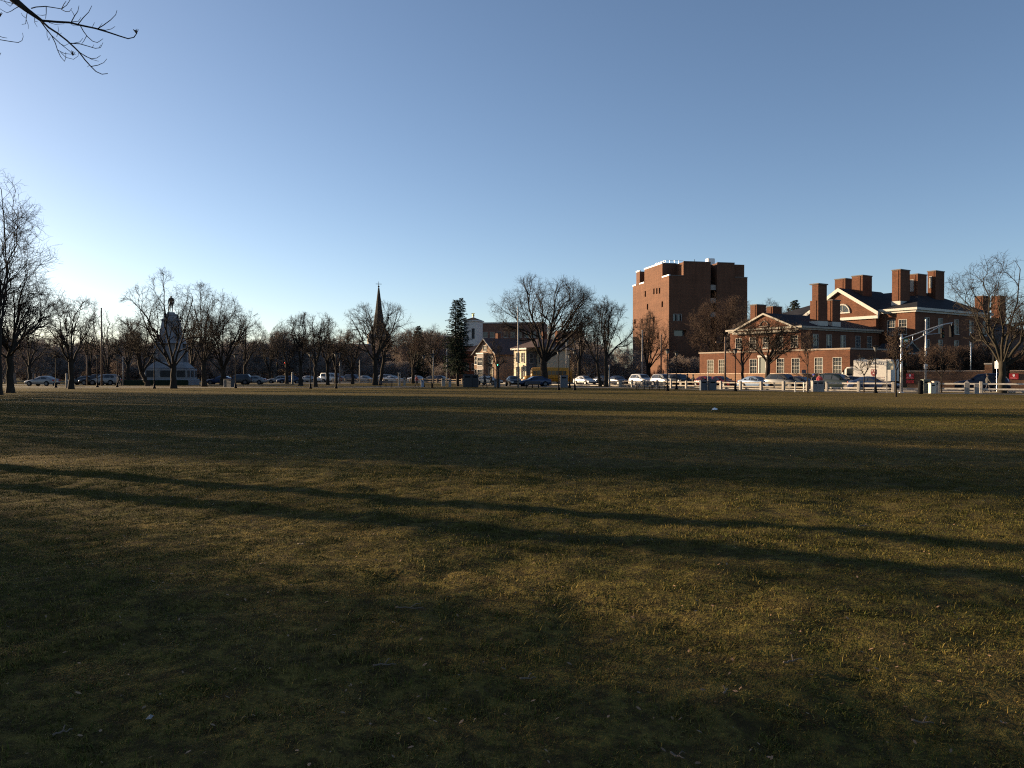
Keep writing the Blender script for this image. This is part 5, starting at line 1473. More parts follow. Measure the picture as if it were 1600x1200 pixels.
def red_sign(px, label, w=0.85, h=0.62, z=1.15, extra=False):
    p, a = street_pos(px, 18.95)
    o = tag(empty('red_sign', (p.x, p.y, z), a + math.pi), label, 'sign', 'red signs on the low walls')
    REDS = mat('sign_red', (0.30, 0.015, 0.018), 0.5); WH = mat('sign_white', (0.75, 0.74, 0.72), 0.5)
    MB().box(-w / 2, w / 2, -0.03, 0.03, 0, h).build('board', REDS, o)
    m = MB(); m.prism([(-0.10, -0.036), (0.10, -0.036), (0.10, -0.033), (-0.10, -0.033)], h * 0.55, h * 0.85); m.box(-0.05, 0.05, -0.037, -0.032, h * 0.42, h * 0.55); m.build('emblem', WH, o)
    m = MB(); m.box(-w * 0.36, w * 0.36, -0.036, -0.032, h * 0.14, h * 0.2); m.box(-w * 0.36, w * 0.2, -0.036, -0.032, h * 0.27, h * 0.32); m.build('print_line', mat('sign_pink', (0.6, 0.2, 0.2), 0.5), o)
    if extra: MB().box(-w / 2, w / 2, -0.03, 0.03, -0.5, -0.12).build('lower_board', REDS, o)
red_sign(1422, 'red sign with smaller board below at the left end of the wall', extra=True)
red_sign(1584, 'red sign on the wall at the right edge')

# --- lamp posts with flat lantern heads
def lamp_proto():
    r_ = empty('lamp_post')
    m = MB(); m.lathe([(0.19, -0.1), (0.19, 0.12), (0.13, 0.2), (0.11, 0.55), (0.05, 0.62), (0.042, 3.7)], 10); m.build('pole', BLACKMETAL, r_, True)
    m = MB(); m.lathe([(0.06, 3.70), (0.10, 3.78), (0.13, 3.80), (0.20, 4.08), (0.21, 4.10)], 10); m.build('lantern', mat('lantern_glass', (0.10, 0.10, 0.10), 0.5), r_)
    m = MB(); m.lathe([(0.40, 4.10), (0.40, 4.14), (0.12, 4.22), (0.02, 4.26)], 12); m.build('lamp_cap', BLACKMETAL, r_)
    return r_
lamp0 = lamp_proto()
lamps = [(87, 99, 'lamp post left of the vase shaped tree'), (152, 104, 'lamp post before the slender tree left of the monument'), (183, 104, 'lamp post beside the dark figure, left of the monument'), (241, 93, 'lamp post left of the forked tree at the monument'),
         (368, 97, 'lamp post at the right end of the dark hut'), (485, 92, 'lamp post before the close pair of trees'), (525, 94, 'lamp post on the lawn between the close pair and the fan shaped tree'), (662, 105, 'lamp post left of the spruce, the farther of two'), (675, 99, 'lamp post left of the spruce, the nearer of two'),
         (890, 100, 'lamp post right of the grey kiosk, the farther of two'), (898, 83, 'lamp post right of the grey kiosk, the nearer of two'), (1057, 88, 'lamp post before the tower, left of the paired bins'), (1149, 79, 'lamp post left of the sturdy tree before the brick hall'), (1368, 70.5, 'lamp post in front of the white truck'), (873, 84, 'thin lamp post left of the grey kiosk'), (1043, 80, 'lamp post beside the benches before the tower')]
for i, (px, D, lab) in enumerate(lamps):
    o = lamp0 if i == 0 else copy_tree(lamp0)
    o.location = (at(px, D), D, 0); o.rotation_euler = (0, 0, i * 0.7)
    tag(o, 'black ' + lab, 'lamp', 'black park lamp posts')

# --- plain poles
def pole(px, D, ptop, r0, mat_, label, arm=None, name='utility_pole', bands=False):
    H = zat(ptop, D)
    o = tag(empty(name, (at(px, D), D, 0)), label, 'pole', 'tall poles along the streets')
    MB().tube([(0, 0, -0.2), (0, 0, H)], [r0, r0 * 0.7], 8).build('shaft', mat_, o, True)
    MB().sphere((0, 0, H), r0 * 0.9).build('pole_cap', mat_, o)
    if arm:
        MB().tube([(0, 0, H - 0.6), (arm, 0, H - 0.5)], 0.05, 6).box(arm - 0.25, arm + 0.25, -0.1, 0.1, H - 0.58, H - 0.44).build('arm', mat_, o)
    return o
pole(809.5, 101, 480, 0.10, PALEPOLE, 'pale metal pole standing before the cream house', name='flag_pole')
pole(159, 118, 482, 0.13, WOODPOLE, 'tall dark pole left of the monument, above the trees')
pole(1003.5, 138, 517, 0.15, PALEPOLE, 'pale pole before the lit side of the tower')
pole(1033, 142, 524, 0.16, WOODPOLE, 'brown wooden pole before the corner of the tower')
pole(885, 140, 528, 0.12, PALEPOLE, 'pale pole right of the elm trunk, the left one')
pole(906, 140, 524, 0.14, PALEPOLE, 'pale pole right of the elm trunk, the right one')
pole(952, 112, 571, 0.12, PALEPOLE, 'short pale post beside the dense tree left of the tower')
pole(1133, 96, 528, 0.14, WOODPOLE, 'dark brown wooden pole before the low end of the brick hall', arm=-0.9)
pole(698, 145, 545, 0.14, PALEPOLE, 'pale pole just left of the spruce')
pole(677, 150, 548, 0.11, PALEPOLE, 'thin grey pole left of the spruce')
pole(531, 150, 552, 0.13, PALEPOLE, 'pale pole above the cars left of the fan shaped tree')
pole(562, 152, 563, 0.12, PALEPOLE, 'pale pole above the cars beside the fan shaped tree')
pole(192, 122, 558, 0.12, PALEPOLE, 'pale pole beside the dark figure left of the monument')
pole(136, 125, 556, 0.13, WOODPOLE, 'dark pole right of the vase shaped tree')
pole(457, 135, 583, 0.2, PALEPOLE, 'short pale post left of the close pair of trees')
pole(104, 98, 585, 0.14, PALEPOLE, 'short pale post beside the vase shaped tree trunk')
pole(1160, 93, 595, 0.06, BLACKMETAL, 'slim dark post behind the fence left of the sturdy tree', name='sign_post')

# --- traffic signals
def signal_head(parent, loc, rz=0.0, lit=None):
    m = MB(); m.bbox(-0.17, 0.17, -0.12, 0.12, 0, 1.05, 0.03); o = m.build('signal_head', BLACKMETAL, parent); o.location = loc; o.rotation_euler = (0, 0, rz)
    for k, c in enumerate(((0.02, 0.10, 0.06), (0.15, 0.09, 0.01), (0.12, 0.01, 0.01))):
        mm = mat('lens_%d' % k, c, 0.3)
        MB().sphere((0, -0.10, 0.19 + k * 0.33), 0.11, 10, 6).build('lens', mm, o)
        MB().tube([(-0.13, -0.14, 0.2 + k * 0.33), (-0.09, -0.26, 0.31 + k * 0.33), (0.09, -0.26, 0.31 + k * 0.33), (0.13, -0.14, 0.2 + k * 0.33)], 0.018, 4).build('visor', BLACKMETAL, o)
    return o
Dm = 72.0
mast = tag(empty('signal_mast', (at(1408.5, Dm), Dm, 0)), 'galvanised signal mast with curved truss arm and green street sign', 'traffic signal')
def mz2(py): return zat(py, Dm)
sx = Dm / FPX
MB().tube([(0, 0, -0.1), (0, 0, mz2(522))], [0.125, 0.095], 12).lathe([(0.22, -0.05), (0.22, 0.06), (0.13, 0.1)], 10).build('pole', GALV, mast, True)
up = [(0, 0, mz2(529)), (18 * sx, -0.3, mz2(522.5)), (38 * sx, -0.7, mz2(514.5)), (54 * sx, -1.0, mz2(508.5)), (68 * sx, -1.2, mz2(505.5))]
lo_ = [(0, 0, mz2(541)), (18 * sx, -0.3, mz2(532)), (38 * sx, -0.7, mz2(519.5)), (50 * sx, -0.95, mz2(511.5)), (56 * sx, -1.05, mz2(508.2))]
MB().tube(up, 0.05, 8).tube(lo_, 0.045, 8).build('truss_arm', GALV, mast, True)
m = MB()
for a_, b_ in (((15 * sx, -0.25, mz2(523.7)), (15 * sx, -0.25, mz2(533.7))), ((29.5 * sx, -0.52, mz2(518)), (29.5 * sx, -0.52, mz2(525))), ((43 * sx, -0.8, mz2(512.6)), (43 * sx, -0.8, mz2(516.3)))): m.tube([a_, b_], 0.035, 6)
m.build('strut', GALV, mast)
for z in (mz2(529), mz2(541)): MB().lathe([(0.13, z - 0.09), (0.15, z - 0.05), (0.15, z + 0.05), (0.13, z + 0.09)], 10).build('clamp', GALV, mast)
sg = MB().box(2.2 * sx + 0.02, 11.5 * sx, -0.20, -0.17, mz2(535), mz2(529.5)).build('street_sign', mat('sign_green', (0.02, 0.22, 0.11), 0.45), mast)
MB().box(3.0 * sx + 0.02, 7.6 * sx, -0.206, -0.202, mz2(533.6), mz2(530.9)).build('legend', mat('sign_white', (0.75, 0.74, 0.72), 0.5), sg)
MB().box(10.4 * sx, 11.3 * sx, -0.206, -0.202, mz2(534.6), mz2(529.9)).build('border', mat('sign_white', (0.75, 0.74, 0.72), 0.5), sg)
signal_head(mast, (4.6 * sx, 0.1, mz2(560)), R(70)); signal_head(mast, (5.0 * sx, 0.1, mz2(573)), R(70))
signal_head(mast, (66 * sx, -1.2, mz2(527.5)), R(100))
MB().tube([(66 * sx, -1.2, mz2(506)), (66 * sx, -1.2, mz2(514))], 0.03, 6).build('hanger', GALV, mast)
D2 = 86.0
m2 = tag(empty('signal_pole', (at(1446, D2), D2, 0)), 'tall pale metal pole behind the signal mast arm', 'pole', 'tall poles along the streets')
MB().tube([(0, 0, -0.1), (0.02, 0, zat(501, D2))], [0.11, 0.075], 10).build('pole', GALV, m2, True)
MB().sphere((0.02, 0, zat(500.5, D2)), 0.11).build('pole_cap', GALV, m2)
MB().bbox(-0.14, 0.14, -0.2, 0.1, zat(576, D2), zat(569, D2), 0.02).build('control_box', GALV, m2)
MB().tube([(0.02, 0, zat(523, D2)), (1.75, 0, zat(520.5, D2))], 0.04, 6).build('arm', GALV, m2)
signal_head(m2, (1.8, 0, zat(528, D2)), R(20))
for px, D, py0, lab in ((1518, 92, 535, 'dark signal head hanging among the branches left of the edge tree'), (1553, 84, 585, 'dark pedestrian signal post left of the edge tree trunk'), (1576, 80, 583, 'dark signal post just right of the edge tree trunk')):
    o = tag(empty('traffic_signal', (at(px, D), D, 0)), lab, 'traffic signal', 'traffic signals at the crossing')
    z = zat(py0, D) if px == 1518 else 2.7
    MB().tube([(0, 0.2, -0.1), (0, 0.2, z + (1.3 if px != 1518 else 1.2))], 0.06, 8).build('pole', BLACKMETAL if px != 1518 else GALV, o, True)
    signal_head(o, (0, 0, z), R(30)); signal_head(o, (0.25, 0.15, z + 0.05), R(120))
for px, D, lab in ((433, 165, 'dim traffic signal beyond the small pale tree, left one'), (446, 165, 'dim traffic signal showing red beyond the small pale tree'), (778, 150, 'traffic signal showing green before the dark link building')):
    o = tag(empty('traffic_signal', (at(px, D), D, 0)), lab, 'traffic signal', 'far traffic signals')
    MB().tube([(0, 0.2, -0.1), (0, 0.2, 4.4)], 0.07, 6).build('pole', BLACKMETAL, o)
    h = signal_head(o, (0, 0, 3.3))
    if px != 433:
        m, nt, b = nodemat('lit_lens_%d' % px); c = (1.0, 0.05, 0.04) if px == 446 else (0.1, 0.9, 0.55)
        b.inputs['Base Color'].default_value = rgba(c); b.inputs['Emission Color'].default_value = rgba(c); b.inputs['Emission Strength'].default_value = 1.6
        MB().sphere((0, -0.19, 0.85 if px == 446 else 0.19), 0.12).build('lit_lens', m, h)
# tall white regulatory sign beside the edge tree
o = tag(empty('street_sign', (at(1557, 74), 74, 0), R(-50)), 'narrow white sign on a thin post left of the edge tree trunk', 'sign')
MB().tube([(0, 0.05, -0.1), (0, 0.05, zat(563, 74))], 0.035, 6).build('post', GALV, o); MB().box(-0.16, 0.16, -0.012, 0.012, zat(576, 74), zat(564.5, 74)).build('board', mat('sign_white', (0.75, 0.74, 0.72)), o)
o = tag(empty('notice_board', (at(1388, 72), 72, 0), R(-35)), 'cream notice board on two pale posts right of the white truck', 'sign')
MB().box(-0.16, -0.08, -0.05, 0.05, -0.1, zat(562, 72)).box(0.95, 1.03, -0.05, 0.05, -0.1, zat(598, 72)).build('post', PALEPOLE, o)
MB().box(-0.075, 0.42, -0.03, 0.03, zat(578, 72), zat(564, 72)).build('board', mat('cream_board', (0.62, 0.55, 0.38), 0.6), o)
o = tag(empty('street_sign', (at(1256, 78), 78, 0), R(-15)), 'small dark sign on a thin post before the brick hall', 'sign')
MB().tube([(0, 0.04, -0.1), (0, 0.04, zat(577, 78))], 0.03, 6).build('post', BLACKMETAL, o); MB().box(-0.2, 0.2, -0.012, 0.012, zat(583, 78), zat(578, 78)).build('board', mat('sign_slate', (0.10, 0.10, 0.13)), o)

# --- bins, boxes and bollards
def bin_(name, px, D, w, H, mat_, label, lid=None, rz=0.0, round_=False, group='bins and boxes along the path'):
    o = tag(empty(name, (at(px, D), D, 0), rz), label, 'bin' if 'bin' in name else 'box', group)
    m = MB()
    if round_: m.lathe([(w * 0.42, 0), (w * 0.5, H * 0.1), (w * 0.5, H * 0.9), (w * 0.46, H)], 14)
    else: m.bbox(-w / 2, w / 2, -w * 0.45, w * 0.45, 0.03, H, 0.03)
    m.build('body', mat_, o, round_)
    m = MB()
    if round_: m.lathe([(w * 0.53, H + 0.002), (w * 0.53, H + 0.05), (w * 0.3, H + 0.14), (0.05, H + 0.17)], 14)
    else: m.bbox(-w / 2 - 0.03, w / 2 + 0.03, -w * 0.45 - 0.03, w * 0.45 + 0.03, H + 0.003, H + 0.08, 0.02)
    m.build('lid', lid or mat_, o, round_)
    m = MB(); m.box(-w * 0.3, w * 0.3, -w * 0.45 - 0.012 if not round_ else -w * 0.51, -w * 0.45 - 0.002 if not round_ else -w * 0.45, H * 0.78, H * 0.9); m.build('slot', BLACKMETAL, o)
    return o
SLATEBOX = mat('bin_slate', (0.07, 0.08, 0.10), 0.5)
bin_('litter_bin', 1099, 82, 0.68, 1.0, SLATEBOX, 'slate grey litter bin, left one of the pair before the tower'); bin_('litter_bin', 1112.5, 82, 0.78, 1.0, SLATEBOX, 'slate grey litter bin, right one of the pair before the tower')
o = tag(MB().bbox(-0.04, 0.04, -0.04, 0.04, -0.05, 1.9, 0.01).build('marker_post', PALEPOLE), 'thin pale post standing between the paired slate bins', 'post'); o.location = (at(1106, 81.5), 81.5, 0)
bin_('utility_cabinet', 1273.5, 75.5, 0.62, 0.98, CONCRETE, 'grey concrete cabinet at the end of the fence, left half'); bin_('utility_cabinet', 1280.3, 75.5, 0.72, 1.0, CONCRETE, 'grey concrete cabinet at the end of the fence, right half')
bin_('litter_bin', 1438.5, 67, 0.42, 1.0, BLACKMETAL, 'round black litter bin right of the signal mast', round_=True); bin_('utility_cabinet', 1446, 70.5, 0.6, 1.15, mat('olive_box', (0.10, 0.11, 0.09), 0.6), 'olive grey cabinet behind the round black bin')
bin_('litter_bin', 1456.5, 68, 0.46, 0.86, mat('pale_bin', (0.5, 0.46, 0.38), 0.6), 'pale square litter bin beside the granite post right of the signal mast')
bin_('granite_block', 1461.5, 69, 0.42, 1.0, GRANITE, 'granite block post right of the pale bin')
bin_('utility_cabinet', 731, 104, 1.2, 1.62, mat('black_board', (0.02, 0.022, 0.026), 0.5), 'tall black cabinet, left one of two before the townhouse'); bin_('utility_cabinet', 742.5, 104, 0.82, 1.6, mat('black_board', (0.02, 0.022, 0.026), 0.5), 'tall black cabinet, right one of two before the townhouse')
bin_('utility_cabinet', 881, 100, 0.95, 1.5, mat('kiosk_grey', (0.10, 0.105, 0.12), 0.5), 'grey kiosk box right of the elm trunk')
bin_('utility_cabinet', 777, 103, 0.8, 1.0, mat('kiosk_grey', (0.10, 0.105, 0.12), 0.5), 'low grey box right of the tall black cabinets', round_=False)
bin_('litter_bin', 660, 103, 0.36, 0.85, mat('pale_blue_bin', (0.25, 0.29, 0.36), 0.5), 'small pale blue bin beside the person in red')
bin_('granite_block', 703, 106, 0.35, 0.95, GRANITE, 'pale stone post at the gap left of the black cabinets'); bin_('granite_block', 693, 112, 0.5, 1.1, GRANITE, 'pale stone post at the end of the brown fence')
bin_('granite_block', 624, 118, 0.35, 1.9, GRANITE, 'tall pale stone post behind the bench'); bin_('granite_block', 632, 118, 0.32, 1.2, GRANITE, 'short pale stone post behind the bench')
hut = tag(empty('dark_hut', (at(358.5, 106), 106, 0), R(-28)), 'dark boxy hut with sunlit end below the broad bare tree', 'box')
MB().box(-0.55, 0.7, -0.4, 0.5, 0, 1.0).build('body', mat('hut_dark', (0.045, 0.05, 0.055), 0.6), hut); MB().box(-0.62, -0.553, -0.42, 0.52, 0, 1.02).build('sunlit_end', WHITEPAINT, hut); MB().box(-0.65, 0.75, -0.45, 0.55, 1.022, 1.08).build('lid', mat('hut_dark', (0.045, 0.05, 0.055)), hut)  # white end panel stands in for sunlight on the hut's end
def bollard(px, D, H, label, w=0.36, point=True):
    m = MB(); a_ = w / 2; k = H - (0.22 if point else 0.03)
    m.add([(-a_, -a_, -0.1), (a_, -a_, -0.1), (a_, a_, -0.1), (-a_, a_, -0.1), (-a_, -a_, k), (a_, -a_, k), (a_, a_, k), (-a_, a_, k), (0, 0, H)], [(0, 1, 5, 4), (1, 2, 6, 5), (2, 3, 7, 6), (3, 0, 4, 7), (4, 5, 8), (5, 6, 8), (6, 7, 8), (7, 4, 8)])
    o = tag(m.build('stone_bollard', GRANITE), label, 'bollard', 'stone bollards by the path'); o.location = (at(px, D), D, 0); o.rotation_euler = (0, 0, R(-28))
bollard(1511, 67, 1.16, 'pointed granite bollard on the path left of the edge tree', 0.38); bollard(1526, 68, 0.9, 'flat topped granite bollard left of the edge tree', 0.36, False)
# benches
def bench_proto():
    b_ = empty('park_bench')
    for x in (-0.75, 0, 0.75):
        MB().box(x - 0.03, x + 0.03, -0.25, -0.19, 0, 0.44).box(x - 0.03, x + 0.03, 0.19, 0.25, 0, 0.44).box(x - 0.03, x + 0.03, -0.25, 0.25, 0.40, 0.44).tube([(x, 0.22, 0.44), (x, 0.34, 0.86)], 0.025, 5).build('leg', BLACKMETAL, b_)
    for k in range(4): MB().box(-0.95, 0.95, -0.25 + k * 0.13, -0.15 + k * 0.13, 0.442, 0.475).build('seat_slat', mat('bench_slat', (0.06, 0.055, 0.06), 0.6), b_)
    for k in range(3):
        o = MB().box(-0.95, 0.95, -0.015, 0.015, 0, 0.09).build('back_slat', mat('bench_slat', (0.06, 0.055, 0.06)), b_); o.location = (0, 0.235 + k * 0.035, 0.53 + k * 0.12)
    return b_
b0_ = bench_proto()
for i, (px, D, a_, lab) in enumerate(((1006, 86, 0.2, 'dark park bench before the tower, left one'), (1029, 84, 0.15, 'dark park bench before the tower, right one'), (603, 103, 0.1, 'dark park bench right of the fan shaped tree'), (832, 98, -0.2, 'dark park bench left of the elm trunk'))):
    o = b0_ if i == 0 else copy_tree(b0_)
    o.location = (at(px, D), D, 0); o.rotation_euler = (0, 0, a_); tag(o, lab, 'bench', 'dark park benches')
# bike rack loop before the navy car
o = tag(MB().tube([(-0.42, 0, -0.1), (-0.42, 0, 0.9), (-0.36, 0, 0.95), (0.36, 0, 0.95), (0.42, 0, 0.9), (0.42, 0, -0.1)], 0.045, 8).build('bike_rack', GALV), 'square metal bike rack hoop before the brick hall', 'bike rack'); o.location = (at(1249, 75), 75, 0); o.rotation_euler = (0, 0, 0.1)

# ------------------------------------------------------------------ vehicles
def loft(m, st, n_side):
    """st: stations, each list of (y,z) half-rings from bottom centre to top centre, at x"""
    rings = []
    for x, half in st:
        ring = [(x, y, z) for y, z in half] + [(x, -y, z) for y, z in half[::-1][1:-1]]
        rings.append(ring)
    k = len(rings[0]); vv = [p for r_ in rings for p in r_]
    ff = [(i * k + j, i * k + (j + 1) % k, (i + 1) * k + (j + 1) % k, (i + 1) * k + j) for i in range(len(rings) - 1) for j in range(k)]
    ff.append(tuple(reversed(range(k)))); ff.append(tuple(range((len(rings) - 1) * k, len(rings) * k)))
    m.add(vv, [f[::-1] for f in ff])
KINDS = {  # (x, top, roof half width, belt) stations, front at -x
 'sedan': dict(L=4.6, W=0.90, wb=(-1.38, 1.36), wr=0.32, st=[(-2.28, .62, .62, .60), (-2.2, .74, .74, .66), (-1.2, .92, .78, .82), (-.95, .97, .76, .9), (-.15, 1.40, .60, .92), (.55, 1.45, .60, .94), (1.05, 1.40, .60, .95), (1.75, 1.06, .70, .97), (2.2, 1.0, .76, .9), (2.3, .66, .70, .62)], ws=(-.95, -.15), rw=(1.05, 1.75), side=((-.55, .28), (.38, 1.22))),
 'suv': dict(L=4.7, W=0.94, wb=(-1.40, 1.38), wr=0.37, st=[(-2.33, .70, .66, .66), (-2.25, .92, .78, .8), (-1.25, 1.08, .82, .95), (-1.0, 1.12, .80, 1.04), (-.35, 1.66, .66, 1.06), (.6, 1.74, .66, 1.07), (1.75, 1.70, .66, 1.08), (2.2, 1.16, .74, 1.08), (2.3, .98, .80, .9), (2.36, .68, .78, .64)], ws=(-1.0, -.35), rw=(1.75, 2.2), side=((-.62, .25), (.35, 1.2), (1.28, 1.85))),
 'van': dict(L=5.2, W=0.97, wb=(-1.7, 1.55), wr=0.36, st=[(-2.6, .75, .70, .7), (-2.5, 1.0, .80, .9), (-1.9, 1.25, .84, 1.1), (-1.7, 1.3, .82, 1.15), (-1.1, 1.95, .74, 1.2), (.5, 2.05, .76, 1.2), (2.4, 2.03, .76, 1.2), (2.55, 1.2, .84, 1.2), (2.6, .9, .86, .85), (2.62, .7, .84, .65)], ws=(-1.7, -1.1), rw=(2.4, 2.55), side=((-1.25, -.3), (-.15, 1.0), (1.15, 2.3))),
}
def car_proto(kind):
    K = KINDS[kind]; W_ = K['W']; L2 = K['L'] / 2
    r_ = empty('parked_car')
    st = []
    for x, top, rw_, belt in K['st']:
        w = W_ * (1 - 0.10 * (abs(x) / L2) ** 4)
        top_h = top
        half = [(0.0, .24), (w * .86, .24), (w * .97, .36), (w, .58), (w * .985, min(belt, top - .05) * .5 + .29), (w * .95, min(belt, top - .03)), (min(rw_, w * .93), top - .035 if top > belt + .06 else top - .008), (rw_ * .8, top), (0.0, top + .012)]
        st.append((x, half))
    m = MB(); loft(m, st, 0); body = m.build('body', mat('car_paint_base', (0.3, 0.3, 0.3), 0.3), r_, True)
    def interp(x, key):
        S = K['st']
        for i in range(len(S) - 1):
            if S[i][0] <= x <= S[i + 1][0]:
                t_ = (x - S[i][0]) / (S[i + 1][0] - S[i][0]); return S[i][key] * (1 - t_) + S[i + 1][key] * t_
    for sy in (-1, 1):
        for (xa, xb) in K['side']:
            m = MB(); vv = []
            for x, sl in ((xa, 0.0), (xb, 0.0)):
                top, rw_, belt = interp(x, 1), interp(x, 2), interp(x, 3)
                w = W_ * .95
                for f in (0.10, 0.88):
                    yy = w + (min(rw_, w) - w) * f + 0.012; zz = belt + (top - .035 - belt) * f
                    vv.append((x, sy * yy, zz))
            # slope the leading window with the windscreen
            vv = [vv[0], vv[2], vv[3], vv[1]]
            if abs(xa - K['side'][0][0]) < 1e-6: vv[3] = (vv[3][0] + 0.22, vv[3][1], vv[3][2]); 
            th_ = 0.012 * sy
            m.add(vv + [(p[0], p[1] - th_, p[2]) for p in vv], [(0, 1, 2, 3), (7, 6, 5, 4), (0, 4, 5, 1), (1, 5, 6, 2), (2, 6, 7, 3), (3, 7, 4, 0)])
            m.build('side_window', CARGLASS, r_)
    for nm, (xa, xb) in (('windscreen', K['ws']), ('rear_window', K['rw'])):
        m = MB(); vv = []
        for x in (xa, xb):
            f = 0.12 if x == xa else 0.88
            xx = xa + (xb - xa) * f
            top, rw_ = interp(xx, 1), interp(xx, 2)
            for sy in (-1, 1): vv.append((xx, sy * rw_ * .86, top + 0.024))
        m.add([vv[0], vv[1], vv[3], vv[2]] + [(p[0], p[1], p[2] - .01) for p in (vv[0], vv[1], vv[3], vv[2])], [(0, 1, 2, 3), (7, 6, 5, 4), (0, 4, 5, 1), (1, 5, 6, 2), (2, 6, 7, 3), (3, 7, 4, 0)])
        m.build(nm, CARGLASS, r_)
    for x in K['wb']:
        for sy in (-1, 1):
            y = sy * (W_ - .09)
            ar = MB().cylx((x, sy * (W_ - .05), K['wr'] + .02), K['wr'] + .07, .12, 16).build('wheel_arch', BLACKMETAL, r_)
            wh = MB().cylx((x, y + sy * .045, K['wr']), K['wr'], .22, 18).build('wheel', RUBBER, r_)
            MB().cylx((x, y + sy * .155, K['wr']), K['wr'] * .64, .02, 14).build('rim', ALLOY, wh)
    zf = K['st'][1][1] - .08
    for sy in (-1, 1):
        MB().bbox(-L2 - .01, -L2 + .12, sy * .62 - .17, sy * .62 + .17, zf - .14, zf + .02, .03).build('headlight', mat('headlamp', (0.6, 0.6, 0.6), 0.15), r_)
        zr_ = K['st'][-2][1] - .12
        MB().bbox(L2 - .08, L2 + .03, sy * .66 - .15, sy * .66 + .15, zr_ - .16, zr_ + .06, .03).build('tail_light', mat('tail_lamp', (0.35, 0.015, 0.015), 0.3), r_)
        MB().bbox(K['ws'][0] + .22, K['ws'][0] + .36, sy * (W_ + .03) - .09, sy * (W_ + .03) + .09, K['st'][3][3] + .06, K['st'][3][3] + .2, .02).build('mirror', BLACKMETAL, r_)
    MB().box(-L2 - .035, -L2 + .1, -.7, .7, .3, .42).build('front_bumper', BLACKMETAL, r_); MB().box(L2 - .1, L2 + .04, -.7, .7, .3, .42).build('rear_bumper', BLACKMETAL, r_)
    MB().box(L2 + .03, L2 + .045, -.24, .24, .58, .7).build('number_plate', WHITEPAINT, r_)
    return r_
PROTO = {}
def paint(c):
    nm = 'car_paint_%02d%02d%02d' % tuple(int(x * 99) for x in c)
    if nm in MATS: return MATS[nm]
    m = mat(nm, c, 0.28, 0.15, var=0.05, scale=1.5, spec=0.5)
    return m
def car(kind, c, px, off, label, flip=False, pos=None, name='parked_car', cat='car', group='cars along the streets'):
    if kind not in PROTO:
        o = PROTO[kind] = car_proto(kind); fresh = True
    else: fresh = False
    if not fresh: o = copy_tree(PROTO[kind])
    if pos is None: p, a_ = street_pos(px, off)
    else: p, a_ = Vector((at(px, pos[0]), pos[0])), pos[1]
    o.location = (p.x, p.y, 0.02); o.rotation_euler = (0, 0, a_ + (math.pi if flip else 0))
    o.name = name; tag(o, label, cat, group)
    for ch in o.children:
        if ch.name.startswith('body'):
            ch.material_slots[0].link = 'OBJECT'; ch.material_slots[0].material = paint(c)
    return o
WHT, SIL, NVY, BLK, BLU, RED_, GRN, GRY = (.48, .48, .47), (.24, .245, .25), (.012, .016, .032), (.010, .010, .012), (.018, .035, .085), (.16, .015, .018), (.014, .022, .022), (.055, .057, .06)
car('suv', NVY, 1535, 10.8, 'dark blue car in the shade of the low wall, behind the right fence', True)
car('sedan', BLU, 1365, 4.6, 'blue saloon parked in front of the white truck')
car('sedan', NVY, 1343, 7.2, 'dark blue saloon beside the front of the white truck')
car('suv', GRN, 1310, 5.2, 'dark green off-roader behind the white fence rails')
car('sedan', NVY, 1252, 5.6, 'navy saloon parked left of the concrete cabinet')
car('suv', GRY, 1226, 5.2, 'grey estate car with roof bars before the brick hall')
car('sedan', (.16, .22, .32), 1183, 4.8, 'pale blue saloon parked left of the sturdy tree')
car('sedan', RED_, 1128, 8.6, 'red saloon behind the dark wooden pole')
car('sedan', RED_, 1106, 8.0, 'red car with sunlit windscreen behind the paired bins')
car('suv', BLK, 1063, 8.4, 'black car with red tail lights before the tower')
car('suv', SIL, 1038, 8.0, 'silver off-roader left of the black car')
car('suv', WHT, 1003, 8.0, 'white car beneath the pale pole before the tower')
car('sedan', NVY, 966, 7.8, 'dark blue saloon left of the white car')
car('sedan', GRY, 943, 10.4, 'grey saloon behind the leaning trunks')
car('sedan', WHT, 914, 7.6, 'white saloon right of the grey kiosk')
car('sedan', BLU, 835, 9, 'blue car partly behind the elm trunk', pos=(112, R(12)))
car('sedan', BLK, 803, 8, 'dark car left of the pale flag pole', pos=(113, R(100)))
car('sedan', (.45, .4, .33), 763, 8, 'tan car right of the tall black cabinets', pos=(128, R(150)))
for i, (px, off, c, kd, lab) in enumerate(((690, 7, NVY, 'sedan', 'dark blue car at the right end of the far line'), (673, 7, GRY, 'sedan', 'grey car second in the far line left of the spruce'), (654, 7, WHT, 'sedan', 'bright white car with glinting bonnet in the far line'),
        (616, 7, WHT, 'sedan', 'white saloon right of the fan shaped tree trunk'), (598, 7.4, SIL, 'suv', 'silver car behind the fan shaped tree trunk'), (572, 7, SIL, 'sedan', 'silver car left of the fan shaped tree trunk'), (553, 7, NVY, 'suv', 'dark car in the far line before the church'),
        (543, 10.5, WHT, 'sedan', 'white car behind the dark car in the far line'), (532, 7, RED_, 'sedan', 'red car in the far line left of the church'), (519, 7, WHT, 'van', 'white van in the far line right of the close pair of trees'), (503, 7, WHT, 'sedan', 'white car seen between the close pair of trees'), (484, 7, SIL, 'sedan', 'silver car at the left end of the far line'))):
    car(kd, c, px, off, lab, flip=i % 3 == 1)
